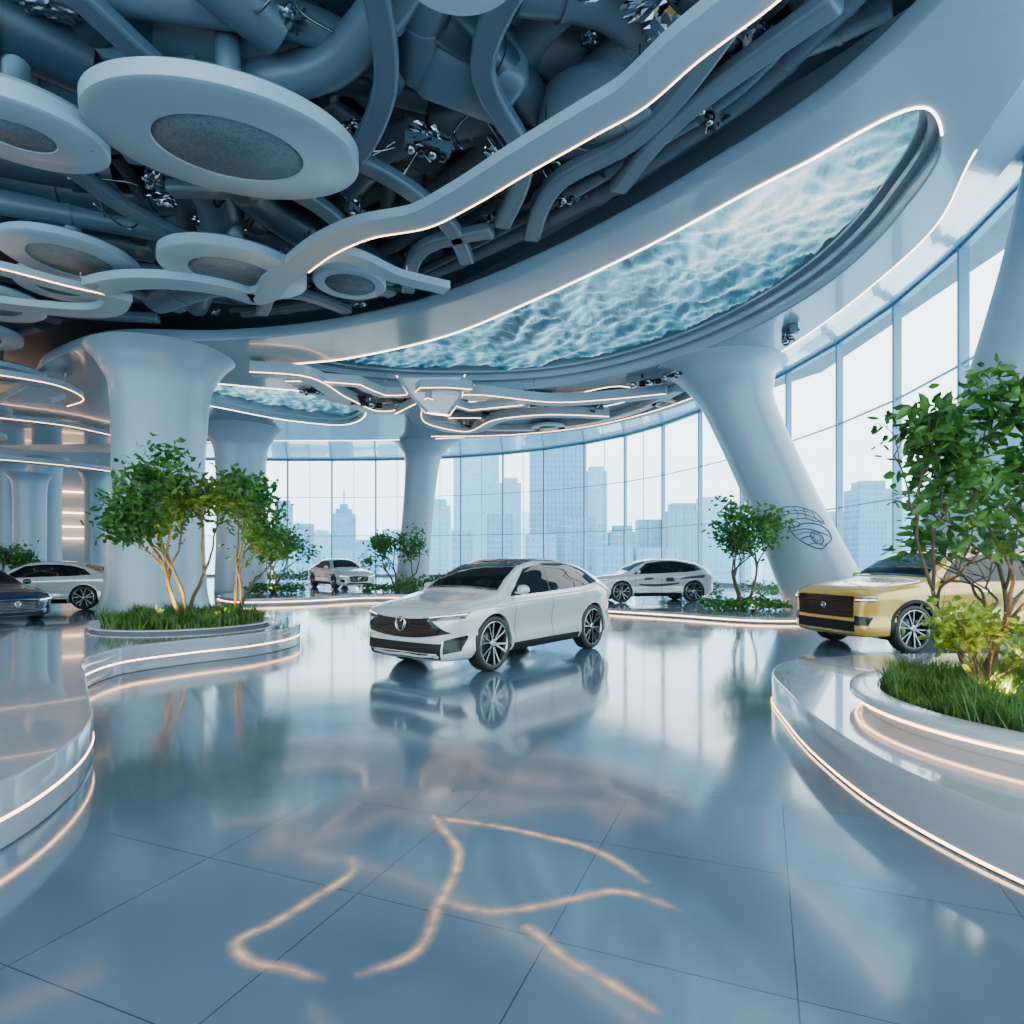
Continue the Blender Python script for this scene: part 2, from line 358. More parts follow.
def reveal(loop, name, nm2, c, mat, gz):
    V = []; F = []; n = len(loop); c = Vector(c)
    steps = [(1.0, ZS+.3), (1.0, ZS+.36), (.975, ZS+.38), (.975, ZS+.50), (.99, ZS+.53), (.99, ZS+.62), (.96, ZS+.64), (.96, ZS+.70), (1.05, ZS+.72), (1.05, ZS+1.35)]
    if gz < .5: steps = [(1.0, ZS+.02), (1.0, ZS+.16), (.97, ZS+.18), (.97, ZS+.32), (1.04, ZS+.33), (1.04, ZS+.9)]
    for s, z in steps:
        for p in loop:
            q = c+(p-c)*s; V.append(Vector((q.x, q.y, z)))
    for i in range(len(steps)-1):
        for k in range(n): F.append((i*n+k, i*n+(k+1) % n, (i+1)*n+(k+1) % n, (i+1)*n+k))
    struct(mobj(name, V, F, M_soffit, sharp=30))
    st = .10; x0 = min(p.x for p in loop)-.3; x1 = max(p.x for p in loop)+.3; y0 = min(p.y for p in loop)-.3; y1 = max(p.y for p in loop)+.3
    nx = int((x1-x0)/st)+1; ny = int((y1-y0)/st)+1; idx = {}; V = []; F = []
    big = [c+(p-c)*1.01 for p in loop]
    rot = .75; ca, sa = math.cos(rot), math.sin(rot)
    def H(x, y):
        u, v = x*ca+y*sa, -x*sa+y*ca
        w = noise.noise(Vector((x*.4, y*.4, 3)))*1.6
        p = Vector((u*.75+w, v*.48+w*.7, 1.7))
        h = .15*noise.ridged_multi_fractal(p, .9, 2.2, 4, 1.0, 2.0)
        q = Vector((u*1.9-w, v*1.5+w, 5.1)); h += .065*(1-abs(noise.noise(q))*2.4)
        q = Vector((u*4.3+w*2, v*3.4, 9.1)); h += .034*(1-abs(noise.noise(q))*2.4)
        return h
    ins = [[inpoly(x0+i*st, y0+j*st, big) for j in range(ny)] for i in range(nx)]
    for i in range(nx-1):
        for j in range(ny-1):
            if ins[i][j] and ins[i+1][j] and ins[i][j+1] and ins[i+1][j+1]:
                f = []
                for a_, b_ in ((i, j), (i, j+1), (i+1, j+1), (i+1, j)):
                    if (a_, b_) not in idx:
                        x, y = x0+a_*st, y0+b_*st; idx[(a_, b_)] = len(V); V.append(Vector((x, y, ZS+gz+max(.0, min(.45, H(x, y))))))
                    f.append(idx[(a_, b_)])
                F.append(tuple(f))
    struct(mobj(nm2, V, F, mat))
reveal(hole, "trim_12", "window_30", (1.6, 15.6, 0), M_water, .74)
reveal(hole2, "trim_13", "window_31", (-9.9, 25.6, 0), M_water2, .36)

def led(path, r=.02, name="led_strip", parent=None, mat=None, n=6):
    V, F = tube(path, r, n); return mobj(name, V, F, mat or M_led, parent)
t = led([Vector((p.x, p.y, ZS-.01)) for p in hole[-8:]+hole[:70]], .017, mat=M_ledcool)
tag(t, "warm white light line edging the glazed opening", "light strip")
t = led([Vector((p.x, p.y, ZS+.0)) for p in Bedge[18:101]], .016, mat=M_ledcool)
tag(t, "warm white light line along the outer soffit edge", "light strip")
t = led([Vector((p.x, p.y, ZS+.0)) for p in hole2+hole2[:1]], .018, mat=M_ledcool)
tag(t, "warm light line around the small glazed opening", "light strip")
t = led([Vector((p.x, p.y, ZS+.0)) for p in hole3+hole3[:1]], .014, mat=M_ledcool)
tag(t, "warm light line around the open ceiling recess", "light strip")
for k, (a, b) in enumerate([((5.0, 5.6), (6.1, 5.4)), ((4.95, 7.4), (6.5, 7.2)), ((4.97, 3.2), (5.95, 3.1))]):
    V, F = band([Vector((*a, ZS-.004)), Vector((*b, ZS-.004))], .012, .006)
    struct(mobj("trim_%d" % (20+k), V, F, M_frame, smooth=False))

# ------------------------------------------------------------------ ribbons
def ribbon(pts, z, width=.45, thick=.14, side=1, label="white hanging ribbon beam with warm light edge", zs=None, r=.011, lit=True, sub=8):
    if zs is None: zs = [z]*len(pts)
    path = catmull([(p[0], p[1], q) for p, q in zip(pts, zs)], sub)
    V, F = band(path, width, thick, side=side*width/2)
    o = mobj("ceiling_ribbon", V, F, M_white, smooth=True, sharp=30)
    tag(o, label, "ceiling beam", "ribbon beams under the ceiling")
    if lit: led([p+Vector((0, 0, -.003)) for p in path], r, "led_strip", o, M_led)
    for i in range(min(4, len(path)-1), len(path), 14):
        p = path[i]; V, F = tube([p+Vector((0, 0, thick)), Vector((p.x, p.y, z+.85))], .012, 6)
        mobj("hanger_rod", V, F, M_alloy, o)
    return o
ribbon([(3.9, 4.2), (3.3, 5.4), (2.77, 6.42), (2.18, 7.19), (1.65, 8.0), (1.19, 8.42), (.27, 9.27), (-.69, 10.2), (-1.43, 10.8), (-2.57, 11.2), (-3.3, 11.7), (-4.1, 12.5)], 7.4, .5, .16, 1)
ribbon([(-8.9, 13.6), (-8.0, 13.3), (-6.4, 13.6), (-5.8, 14.1), (-5.2, 13.8), (-4.7, 13.1), (-4.1, 12.5)], 7.4, .55, .18, -1, lit=False)
ribbon([(-12.6, 13.4), (-10.9, 14.2), (-9.6, 14.3), (-8.9, 13.6)], 7.4, .5, .16, 1, lit=False)
ribbon([(-11.4, 11.6), (-10.2, 12.4), (-9.4, 13.2), (-8.9, 13.6)], 7.42, .4, .16, 1, lit=True)
ribbon([(-4.1, 12.5), (-3.4, 12.1), (-2.5, 13.0), (-1.5, 13.6)], 7.42, .36, .16, -1, lit=False)
ribbon([(-8.3, 19.6), (-6.8, 20), (-6, 22.9), (-5.3, 24.8), (-3.3, 23.5), (-2.0, 22.4), (1.8, 23.4), (5.5, 22.2)], 7.55, .6, .35, 1)
ribbon([(-3.4, 23.6), (-3.6, 27), (-2.2, 28.5), (-.6, 26), (1.2, 25.2), (4, 25.5)], 7.5, .5, .35, 1)
ribbon([(-7.6, 20.8), (-5.2, 21.2), (-4.6, 22.6), (-3.6, 22.4), (-3.2, 21.6), (-1.4, 21.8)], 7.6, .4, .3, 1, sub=2, label="angular white beam framing the glowing fixture")
ribbon([(-4.6, 24.4), (-3.0, 22.0), (-1.6, 23.8), (.4, 23.0)], 7.35, .35, .3, 1, sub=1, label="angular white beam framing the glowing fixture")
ribbon([(-24, 25), (-22, 26.6), (-20.4, 28), (-19, 31.5), (-14, 32)], 7.7, .5, .2, 1)
ribbon([(-18, 17.6), (-15.8, 19.1), (-14.9, 20.1), (-15.2, 22.0), (-16.5, 23)], 7.3, .5, .2, 1)
ribbon([(-32, 29), (-26, 30.5), (-23.5, 33), (-22, 38)], 6.6, .8, .25, 1)
ribbon([(-20, 14.5), (-17, 15.6), (-14.6, 15.2), (-13.4, 14.0)], 7.7, .4, .16, 1)
ribbon([(-7.4, 21.9), (-6.6, 24.0), (-4.8, 25.6), (-1.0, 29.2), (2.5, 28.6), (5.0, 25.6), (5.9, 22.6)], 7.75, .4, .24, 1, lit=False, label="plain white curved rib under the ceiling ring")
ribbon([(-4, 30.6), (0, 30.2), (3.4, 28.4), (5.9, 25.2), (7.0, 22.8)], 7.7, .4, .3, 1, label="slim white curved rib with light edge")

# ------------------------------------------------------------------ ceiling discs
def disc(x, y, z, R, gr, tilt=(0, 0), th=.22, lab="round white ceiling disc with perforated grey centre", mat=None):
    o = empty("ceiling_disc", (x, y, z)); o.rotation_euler = (math.radians(tilt[0]), math.radians(tilt[1]), 0)
    V, F = lathe([(gr, .02), (gr+.02, 0), (R*.96, 0), (R, .03), (R*1.0, th*.8), (R*.95, th), (.3, th+.02), (.02, th+.02)], 64)
    mobj("panel", V, F, mat or M_white, o, sharp=40)
    V, F = lathe([(.001, .015), (gr, .015), (gr, .04)], 48); mobj("grille", V, F, M_grille, o)
    V, F = tube([(0, 0, th), (0, 0, 9.3-z)], .16, 16); mobj("stem", V, F, M_duct2, o)
    tag(o, lab, "ceiling panel", "round ceiling discs"); return o
disc(-3.93, 8.65, 7.3, 1.74, .96, (10, 3), .26)
disc(-5.75, 12.85, 7.5, 1.42, .85, (3, 3), .26)
disc(-6.65, 8.35, 7.3, 1.05, .42, (7, 4), .3)
disc(-9.1, 12.8, 7.75, 1.25, .75, (0, 3), .2)
disc(-3.66, 14.0, 7.8, .8, .55, (0, 0), .2)
disc(1.35, 9.8, 8.3, .95, .45, (8, 0), .55, "thick round grey ceiling drum among the ducts", M_duct2)
disc(-.5, 5.75, 7.2, .66, .28, (0, 0), .3)
disc(-13.2, 15.6, 8.0, 1.2, .7); disc(-15.3, 17.5, 7.9, 1.2, .7); disc(-17, 20.5, 7.7, 1.3, .8)
disc(-21, 24, 7.4, 1.3, .8); disc(-25, 28.5, 7.3, 1.4, .9); disc(-10.8, 14.8, 8.1, .9, .5)
disc(-4.8, 24.0, 7.8, .6, .35, th=.12); disc(1.7, 28.9, 7.75, .8, .45, th=.12); disc(6.0, 24.5, 7.75, .5, .3, th=.12)

# ------------------------------------------------------------------ ducts
rd = random.Random(21)
def inside(x, y, mg=0):
    if y < 8.6: lim = 4.3
    elif y < 17.4: lim = 4.2-(y-8.6)*.95
    else: lim = -12-(y-18)*1.6
    return x < lim+mg
def duct(pts, r, mat, lab="fat blue-grey air duct under the dark ceiling"):
    path = catmull(pts, 6); V, F = tube(path, r, 18)
    for q in range(3, len(path)-2, 6):
        d = (path[q+1]-path[q]).normalized(); tube([path[q], path[q]+d*.07], r*1.07, 18, True, V, F)
    tag(mobj("air_duct", V, F, mat, sharp=40), lab, "duct", "ceiling air ducts")
cnt = 0; tries = 0
while cnt < 150 and tries < 9000:
    tries += 1
    high = cnt % 3 == 0
    mg = 2.6 if high else .3
    x = rd.uniform(-18, 6); y = rd.uniform(5.5, 21)
    if not inside(x, y, mg) or x < -y*.95: continue
    z = rd.uniform(9.5, 10.8) if high else rd.uniform(8.5, 9.9)
    a = rd.choice([.5, 2.2, 3.6, 5.2])+rd.uniform(-.5, .5); r = rd.choice([.14, .24, .30, .38, .46])
    pts = [Vector((x, y, z))]
    for k in range(rd.choice([2, 3, 3, 4])):
        st = rd.uniform(1.2, 2.6); p = pts[-1]+Vector((math.cos(a)*st, math.sin(a)*st, rd.uniform(-.12, .15)))
        if not inside(p.x+.5, p.y, mg): break
        pts.append(p); a += rd.uniform(-.8, .8)
    if len(pts) < 3: continue
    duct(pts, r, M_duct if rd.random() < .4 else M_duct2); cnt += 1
def along(i, off, z, j=0):
    p = Iedge[i]; q = Iedge[i+1]; t = (q-p).normalized(); return (p.x-t.y*off+rd.uniform(-j, j), p.y+t.x*off+rd.uniform(-j, j), z)
for off, z, r in ((.55, 8.6, .20), (1.35, 9.05, .34), (.15, 9.5, .26), (1.9, 8.6, .16), (1.0, 8.45, .12), (2.5, 8.9, .28)):
    pts = [along(i, off, z, .14) for i in range(20, 92, 6)]
    h = len(pts)//2; duct(pts[:h+1], r, M_duct2); duct(pts[h:], r*.8, M_duct2 if off < 1 else M_duct)
for k in range(9):
    x = rd.uniform(-4.2, 1.5); y = rd.uniform(25.3, 27); duct([(x, y, 8.7+.1*k), (x+1.4, y+rd.uniform(-.6, .3), 8.7+.1*k), (x+2.8, y+rd.uniform(-1.6, -.6), 8.75+.1*k)], rd.choice([.12, .2, .28]), M_duct2, "grey pipe inside the open ceiling recess")
for pts in [[(-5.2, 7.2), (-4.2, 9.6), (-2.6, 10.4), (-1.2, 12.6), (-1.0, 13.9)], [(-6.4, 10.2), (-4.6, 10.6), (-3.4, 12.4), (-3.8, 14.6), (-3.0, 15.6)], [(-7.6, 8.4), (-7.4, 11.6), (-6.0, 15.2), (-6.8, 16.8)],
            [(.6, 6.2), (-.4, 8.4), (.2, 10.4), (-.2, 12.4)], [(-1.6, 6.4), (-1.8, 8.8), (-3.4, 11.0), (-6.2, 11.2)], [(2.9, 7.0), (1.9, 9.9), (.8, 11.0), (.4, 12.9)], [(-9.4, 14.0), (-7.4, 14.8), (-5.0, 15.9), (-4.4, 16.7)],
            [(-11.5, 11.5), (-10, 14.4), (-8.8, 16.6)], [(-14, 14), (-12.4, 16.6), (-9.8, 17.2)], [(3.9, 7.4), (2.4, 9.6), (1.9, 11.2)], [(-.4, 12.6), (-1.8, 13.2), (-2.6, 15.4)]]:
    path = catmull([(x, y, 8.2) for x, y in pts], 8); V, F = band(path, .34, .22)
    o = mobj("ceiling_rib", V, F, M_duct2, sharp=30); bm_ = o.modifiers.new("b", 'BEVEL'); bm_.width = .06; bm_.segments = 3; bm_.limit_method = 'ANGLE'
    tag(o, "pale grey branching rib below the ceiling ducts", "ceiling beam", "pale ceiling ribs")
units = [(-.6, 9.0, 8.6, 1.5, 1.1, .9, .5), (.6, 6.9, 8.8, 1.2, 1.6, .8, -.3), (-2.2, 13.6, 8.8, 1.3, .9, .6, .4), (2.2, 7.6, 9.0, 1.0, 1.2, .8, .6), (-7.4, 9.4, 8.9, 1.2, 1, .6, .2), (-1.2, 7.2, 9, 1, 1, .7, .1)]
for i in range(24, 88, 6):
    p = along(i, 1.0+.5*((i//6) % 2), 8.75, .1); units.append((p[0], p[1], p[2], rd.uniform(.6, .95), rd.uniform(.45, .7), .4, rd.uniform(-.4, 1.4)))
for k, (x, y, z, sx, sy, sz, rz) in enumerate(units):
    V = []; F = []; box(V, F, (0, 0, 0), (sx, sy, sz))
    o = mobj("air_handling_unit", V, F, M_duct2, smooth=True); o.location = (x, y, z+.2); o.rotation_euler = (0, 0, rz)
    bm_ = o.modifiers.new("b", 'BEVEL'); bm_.width = min(.22, sz*.3); bm_.segments = 4
    tag(o, "rounded grey air handling box among ceiling ducts", "ventilation unit", "ceiling ventilation boxes")
fm = []
for k in range(4):
    bm = bmesh.new(); bmesh.ops.create_icosphere(bm, subdivisions=3, radius=1)
    rr = random.Random(k)
    for v in bm.verts: v.co *= rr.uniform(.62, 1.25)*(1+.18*math.sin(v.co.x*5+k)*math.cos(v.co.y*6)); v.co.z *= .45
    me = bpy.data.meshes.new("foil"); bm.to_mesh(me); bm.free(); me.materials.append(M_foil); fm.append(me)
c = 0
while c < 170:
    if c % 3 == 0: x, y, _ = along(rd.randint(22, 90), rd.uniform(.2, 2.2), 0)
    else:
        x = rd.uniform(-12, 5); y = rd.uniform(6.5, 17)
        if not inside(x, y, .4) or x < -y*.9: continue
    o = bpy.data.objects.new("foil_wrap", fm[c % 4]); COL.objects.link(o); o.location = (x, y, rd.uniform(8.45, 9.1)); s = rd.uniform(.10, .26); o.scale = (s*1.6, s, s); o.rotation_euler = (rd.uniform(-.3, .3), rd.uniform(-.3, .3), rd.uniform(0, 6))
    tag(o, "crumpled dark reflective foil wrapping between ducts", "foil", "crumpled ceiling foil"); c += 1
for k in range(40):
    x = rd.uniform(-9, 3.2); y = rd.uniform(6.5, 15)
    if not inside(x+.5, y): continue
    pts = [(x, y, 8.6)]
    for q in range(4): pts.append((pts[-1][0]+rd.uniform(-.6, .6), pts[-1][1]+rd.uniform(-.7, .7), rd.uniform(8.25, 8.9)))
    V, F = tube(catmull(pts, 8), .02, 8)
    tag(mobj("cable", V, F, M_matblack if k % 3 else M_alloy), "thin cable looping below the ceiling ducts", "cable", "ceiling cables")
def machine(x, y, z, s, seed, rz):
    r = random.Random(seed); o = empty("mechanical_unit", (x, y, z), rz)
    V = []; F = []; box(V, F, (0, 0, .22*s), (1.3*s, .3*s, .3*s)); ob = mobj("housing", V, F, M_duct2, o, smooth=False)
    V, F = tube([(0, 0, .3*s), (0, 0, 8.9-z)], .03, 8); mobj("hanger_rod", V, F, M_alloy, o)
    for k in range(5):
        V, F = tube([(r.uniform(-.6, .6)*s, r.uniform(-.25, .25)*s, .25*s), (r.uniform(-.6, .6)*s, r.uniform(-.35, .35)*s, -.05*s), (r.uniform(-.6, .6)*s, r.uniform(-.35, .35)*s, .2*s)], .045*s, 8)
        mobj("pipe", V, F, M_alloy if k % 2 else M_matblack, o)
    for k in range(4):
        V, F = lathe([(.001, 0), (.11*s, 0), (.11*s, .16*s), (.07*s, .2*s), (.07*s, .32*s)], 16); q = mobj("valve", V, F, M_alloydark if k % 2 else M_alloy, o)
        q.location = ((-.45+.3*k)*s, r.uniform(-.12, .12)*s, -.08*s)
    tag(o, "small exposed mechanical unit with pipes and valves", "ventilation unit", "exposed mechanical units")
for k, a in enumerate([(4.6, 21.4, 7.7, 1.0, -.6), (5.4, 20.4, 7.7, .9, -.8), (-5.6, 23.9, 7.6, 1.1, .3), (-4.2, 24.4, 7.65, .8, .8), (-7.2, 22.5, 7.7, .9, .2), (1.0, 24.3, 7.7, .9, -.1), (7.7, 17.2, 7.72, .7, 1.4), (-1.8, 28.4, 7.7, .8, .2), (-2.4, 24.6, 7.7, 1.0, .5), (3.2, 25.6, 7.7, .9, -.3), (-.6, 26.8, 7.7, 1.1, 0),
   (-1.4, 10.2, 8.3, .6, .4), (-3.0, 12.2, 8.3, .5, 1.0), (.9, 11.6, 8.3, .5, -.4), (-7.2, 13.8, 8.2, .5, .3), (3.0, 9.4, 8.3, .5, .8)]):
    machine(a[0], a[1], a[2], a[3], k, a[4])
top = [(-1.0, -.5, .8), (.8, -.6, .8), (1.0, .5, .8), (-.8, .6, .8)]; midp = [(-.7, -.45, .3), (.7, -.3, .25), (.55, .35, .3), (-.5, .4, .35)]; bot = [(-.25, -.25, -.2), (.35, -.15, -.25), (.3, .15, -.2), (-.1, .15, -.15)]
V = [Vector(p) for p in top+midp+bot]; F = []
for L0 in (0, 4):
    for k in range(4): F.append((L0+k, L0+(k+1) % 4, L0+4+(k+1) % 4, L0+4+k))
F += [(0, 3, 2, 1), (8, 9, 10, 11)]
o = mobj("angular_lamp", V, F, P("lamp_crystal", (.20, .27, .34), .12, coat=.8, em=(.75, .9, 1), ems=.35, var=.5, vscale=3, bump=.8, bscale=3), smooth=False); o.location = (-2.75, 22.6, 7.15); o.scale = (1.25, 1.1, 1.15)
tag(o, "faceted angular glowing fixture hanging from the ring", "lamp")
for k in range(4):
    V2, F2 = tube([V[k]*1.02, V[4+k]*1.02, V[8+k]*1.02], .06, 8); mobj("frame_bar", V2, F2, M_white, o)
    led([V[k]*1.08, V[4+k]*1.10, V[8+k]*1.14], .014, "led_strip", o, M_ledcool)
led([V[8]*1.1, V[9]*1.1, V[10]*1.1, V[11]*1.1, V[8]*1.1], .014, "led_strip", o, M_ledcool)

# ------------------------------------------------------------------ columns
def column(b, t, prof, lab, n=64):
    b = Vector(b); t = Vector(t); V = []; F = []
    pr = catmull([(q, r, 0) for q, r in prof], 10)
    for p in pr:
        c = b.lerp(t, p.x)
        for k in range(n):
            a = 2*math.pi*k/n; V.append(c+Vector((math.cos(a)*p.y, math.sin(a)*p.y, 0)))
    for i in range(len(pr)-1):
        for k in range(n): F.append((i*n+k, i*n+(k+1) % n, (i+1)*n+(k+1) % n, (i+1)*n+k))
    F.append(tuple(reversed(range(n)))); F.append(tuple((len(pr)-1)*n+k for k in range(n)))
    o = mobj("column", V, F, M_col); tag(o, lab, "column"); return o
column((-11.2, 19.5, 0), (-11.0, 19.5, 8.0), [(0, 1.62), (.04, 1.5), (.3, 1.33), (.6, 1.3), (.84, 1.4), (.94, 1.7), (1, 2.1)], "thick white column flaring into the ceiling ring")
c2 = column((10.35, 20, 0), (6.9, 20.6, 8.0), [(0, 1.4), (.1, 1.32), (.5, 1.12), (.82, 1.15), (.93, 1.45), (1, 2.1)], "leaning white column with faint engraved car drawing")
column((11.3, 15.7, 0), (12.2, 12.4, 10.3), [(0, 1.6), (.4, 1.42), (.8, 1.35), (1, 1.5)], "massive smooth white column leaning beside the windows")
column((-5.7, 35, 0), (-4.8, 34, 8.2), [(0, .95), (.5, .85), (.85, .95), (.94, 1.3), (1, 1.9)], "slender white column flaring at its top")
column((-13.2, 30.2, 0), (-13.2, 30.2, 8.0), [(0, 1.2), (.5, 1.1), (.85, 1.2), (.94, 1.5), (1, 1.9)], "white column standing behind the planted island")
for x, y in ((-30, 40), (-34, 42), (-31.5, 47), (-28, 36)):
    column((x, y, 0), (x, y, 8.2 if y > 38 else 6.6), [(0, .8), (.5, .8), (.9, .85), (1, 1.2)], "plain round white pillar near the interior wall", 32)
bv = BVHTree.FromPolygons([v.co for v in c2.data.vertices], [tuple(p.vertices) for p in c2.data.polygons])
def on_col(x, z):
    h = bv.ray_cast(Vector((x, 10, z)), Vector((0, 1, 0)))
    return (h[0]+h[1]*.004) if h[0] else None
V = []; F = []
cx, cz = 9.08, 2.6
def stroke(pts, r=.012):
    pp = [on_col(cx+p.x*1.0-.42*p.y, cz+p.y*1.05) for p in catmull([(x, z, 0) for x, z in pts], 5)]; pp = [p for p in pp if p]
    if len(pp) > 1: tube(pp, r*1.2, 5, True, V, F)
stroke([(-.75, .30), (-.6, .52), (-.25, .62), (.2, .55), (.5, .40), (.62, .15)], .016)
stroke([(-.72, .22), (-.62, .05), (-.38, .0), (-.15, .10), (.2, .12), (.5, .02), (.62, -.12), (.58, -.35), (.3, -.5)], .020)
stroke([(-.68, .25), (-.45, .38), (-.1, .42), (.3, .30), (.62, .1)], .014)
stroke([(-.6, .12), (-.3, .24), (.05, .26), (.4, .16)], .014)
stroke([(-.5, -.02), (-.42, -.3), (-.2, -.52), (.1, -.62), (.35, -.5)], .016)
stroke([(-.44, -.1), (-.1, -.04), (.25, -.12), (.56, -.26)], .016)
stroke([(-.40, -.22), (-.1, -.14), (.2, -.2)], .012)
stroke([(-.34, -.34), (-.05, -.26), (.05, -.3)], .016)
stroke([(.14+.17*math.cos(a/8*math.pi), -.30+.18*math.sin(a/8*math.pi)) for a in range(17)], .016)
stroke([(.14+.09*math.cos(a/8*math.pi), -.30+.10*math.sin(a/8*math.pi)) for a in range(17)], .010)
stroke([(-.28+.10*math.cos(a/8*math.pi), .10+.08*math.sin(a/8*math.pi)) for a in range(17)], .012)
stroke([(-.2, -.5), (.0, -.46), (.25, -.54)], .012)
stroke([(-.55, .46), (-.3, .50), (.0, .50), (.3, .44)], .010)
stroke([(.35, .45), (.42, .22), (.5, .1)], .012)
stroke([(-.15, .60), (-.1, .45), (-.16, .28)], .010); stroke([(.12, .57), (.12, .42), (.06, .26)], .010)
mobj("engraved_drawing", V, F, M_sketch, c2)

# ------------------------------------------------------------------ podiums
def podium(pts, h, lab, ledz=None, ledr=.012, zoff=0):
    loop = catmull([(x, y, 0) for x, y in pts], 8, True)
    o = slab("podium", [(p.x, p.y) for p in loop], [], zoff, zoff+h, M_podium, bevel=.02)
    tag(o, lab, "podium")
    n = len(loop)
    area = sum(loop[i].x*loop[(i+1) % n].y-loop[(i+1) % n].x*loop[i].y for i in range(n))
    sg = 1 if area > 0 else -1; out = []
    for i in range(n):
        t = loop[(i+1) % n]-loop[i-1]; nn = Vector((t.y, -t.x, 0)).normalized()*sg
        out.append(loop[i]+nn*.012+Vector((0, 0, zoff+(ledz if ledz else h*.45))))
    V, F = tube(out+out[:1], ledr, 6, False); mobj("led_strip", V, F, M_led, o)
    return o
podium([(-2.83, 3.42), (-2.9, 2.8), (-3.8, 2.1), (-6, 2), (-9, 4), (-10, 7), (-9.6, 9.5), (-8.8, 11.5), (-8.0, 13.2), (-6.5, 13.9), (-5, 13.4), (-4.25, 12.4), (-4.05, 11.3), (-4.36, 10.3), (-5, 9.5), (-5.45, 8.7), (-5.35, 7.8), (-4.56, 6.6), (-3.77, 5.5), (-3.3, 4.84), (-3.0, 4.2)], .38, "glossy white winding display podium with light groove", ledr=.014)
podium([(2.5, 3.1), (2.8, 2.4), (4.2, 1.7), (6.5, 2.0), (8.2, 3.6), (8.6, 5.6), (8.0, 7.4), (6.8, 8.3), (5.4, 8.4), (4.3, 8.15), (3.5, 7.8), (3.05, 7.2), (2.68, 6.0), (2.44, 4.8), (2.38, 3.9)], .33, "glossy white curved podium carrying a planted bed", ledz=.025, ledr=.013)
podium([(2.0, 21.5), (2.4, 19.3), (4.5, 17.2), (6.4, 15.6), (8.4, 16), (8.3, 19), (8.4, 24), (5, 25), (2.6, 24)], .15, "low white display podium with glowing edge", ledr=.02)
podium([(-10.8, 23), (-9.5, 21.8), (-7.7, 22.4), (-5.7, 24.4), (-2.9, 24.6), (-1.6, 26.6), (-1.9, 31), (-4.5, 32.8), (-9, 33.5), (-11, 30)], .25, "low white podium with hedge and glowing edge", ledr=.02)
podium([(0.5, 30), (6, 28.5), (9.5, 30), (9, 36), (3, 38), (-1, 35)], .15, "distant low white podium with light edge")

def planter(x, y, z, R, h, lab, ledr=.012, lit=True):
    o = empty("planter", (x, y, z))
    V, F = lathe([(.01, 0), (R*.93, 0), (R*.96, h*.6), (R, h*.7), (R, h*.95), (R*.99, h), (R*.88, h), (R*.87, h*.85), (.01, h*.85)], 72)
    mobj("basin", V, F, M_rim_white, o, sharp=35)
    V, F = lathe([(.01, h*.88), (R*.868, h*.88)], 48); mobj("soil", V, F, M_soil, o)
    if lit:
        V, F = tube([(math.cos(a/36*math.pi)*R*.972, math.sin(a/36*math.pi)*R*.972, h*.5) for a in range(73)], ledr, 6, False)
        mobj("led_strip", V, F, M_led, o)
    tag(o, lab, "planter"); return o
planter(-6.15, 11.7, .381, 1.55, .06, "low round white planter with grass on podium", lit=False)
planter(4.55, 4.7, .331, 1.75, .18, "round white planter with warm light under rim", .010)

def grass(x, y, z, R, n, h, lab, seed=1, w=.012):
    r = random.Random(seed); V = []; F = []
    for i in range(n):
        a = r.uniform(0, 6.283); q = R*math.sqrt(r.random()); px, py = q*math.cos(a), q*math.sin(a)
        tf = .75+.5*math.sin(px*7+seed)*math.cos(py*6)
        hh = h*r.uniform(.5, 1.15)*tf; b = r.uniform(0, 6.283); lx, ly = r.gauss(0, .35)*hh, r.gauss(0, .35)*hh
        dx, dy = math.cos(b)*w, math.sin(b)*w; k = len(V)
        V += [(px-dx, py-dy, 0), (px+dx, py+dy, 0), (px+dx*.7+lx*.4, py+dy*.7+ly*.4, hh*.6), (px-dx*.7+lx*.4, py-dy*.7+ly*.4, hh*.6), (px+lx, py+ly, hh)]
        F += [(k, k+1, k+2, k+3), (k+3, k+2, k+4)]
    o = mobj("grass", V, F, M_grass, smooth=False); o.location = (x, y, z); tag(o, lab, "grass", kind="stuff"); return o
grass(-6.15, 11.7, .381+.06*.88, 1.34, 7500, .30, "short green grass filling the planter", 1, .012)
grass(4.55, 4.7, .331+.18*.88, 1.50, 17000, .22, "dense green grass in the round planter", 2, .005)

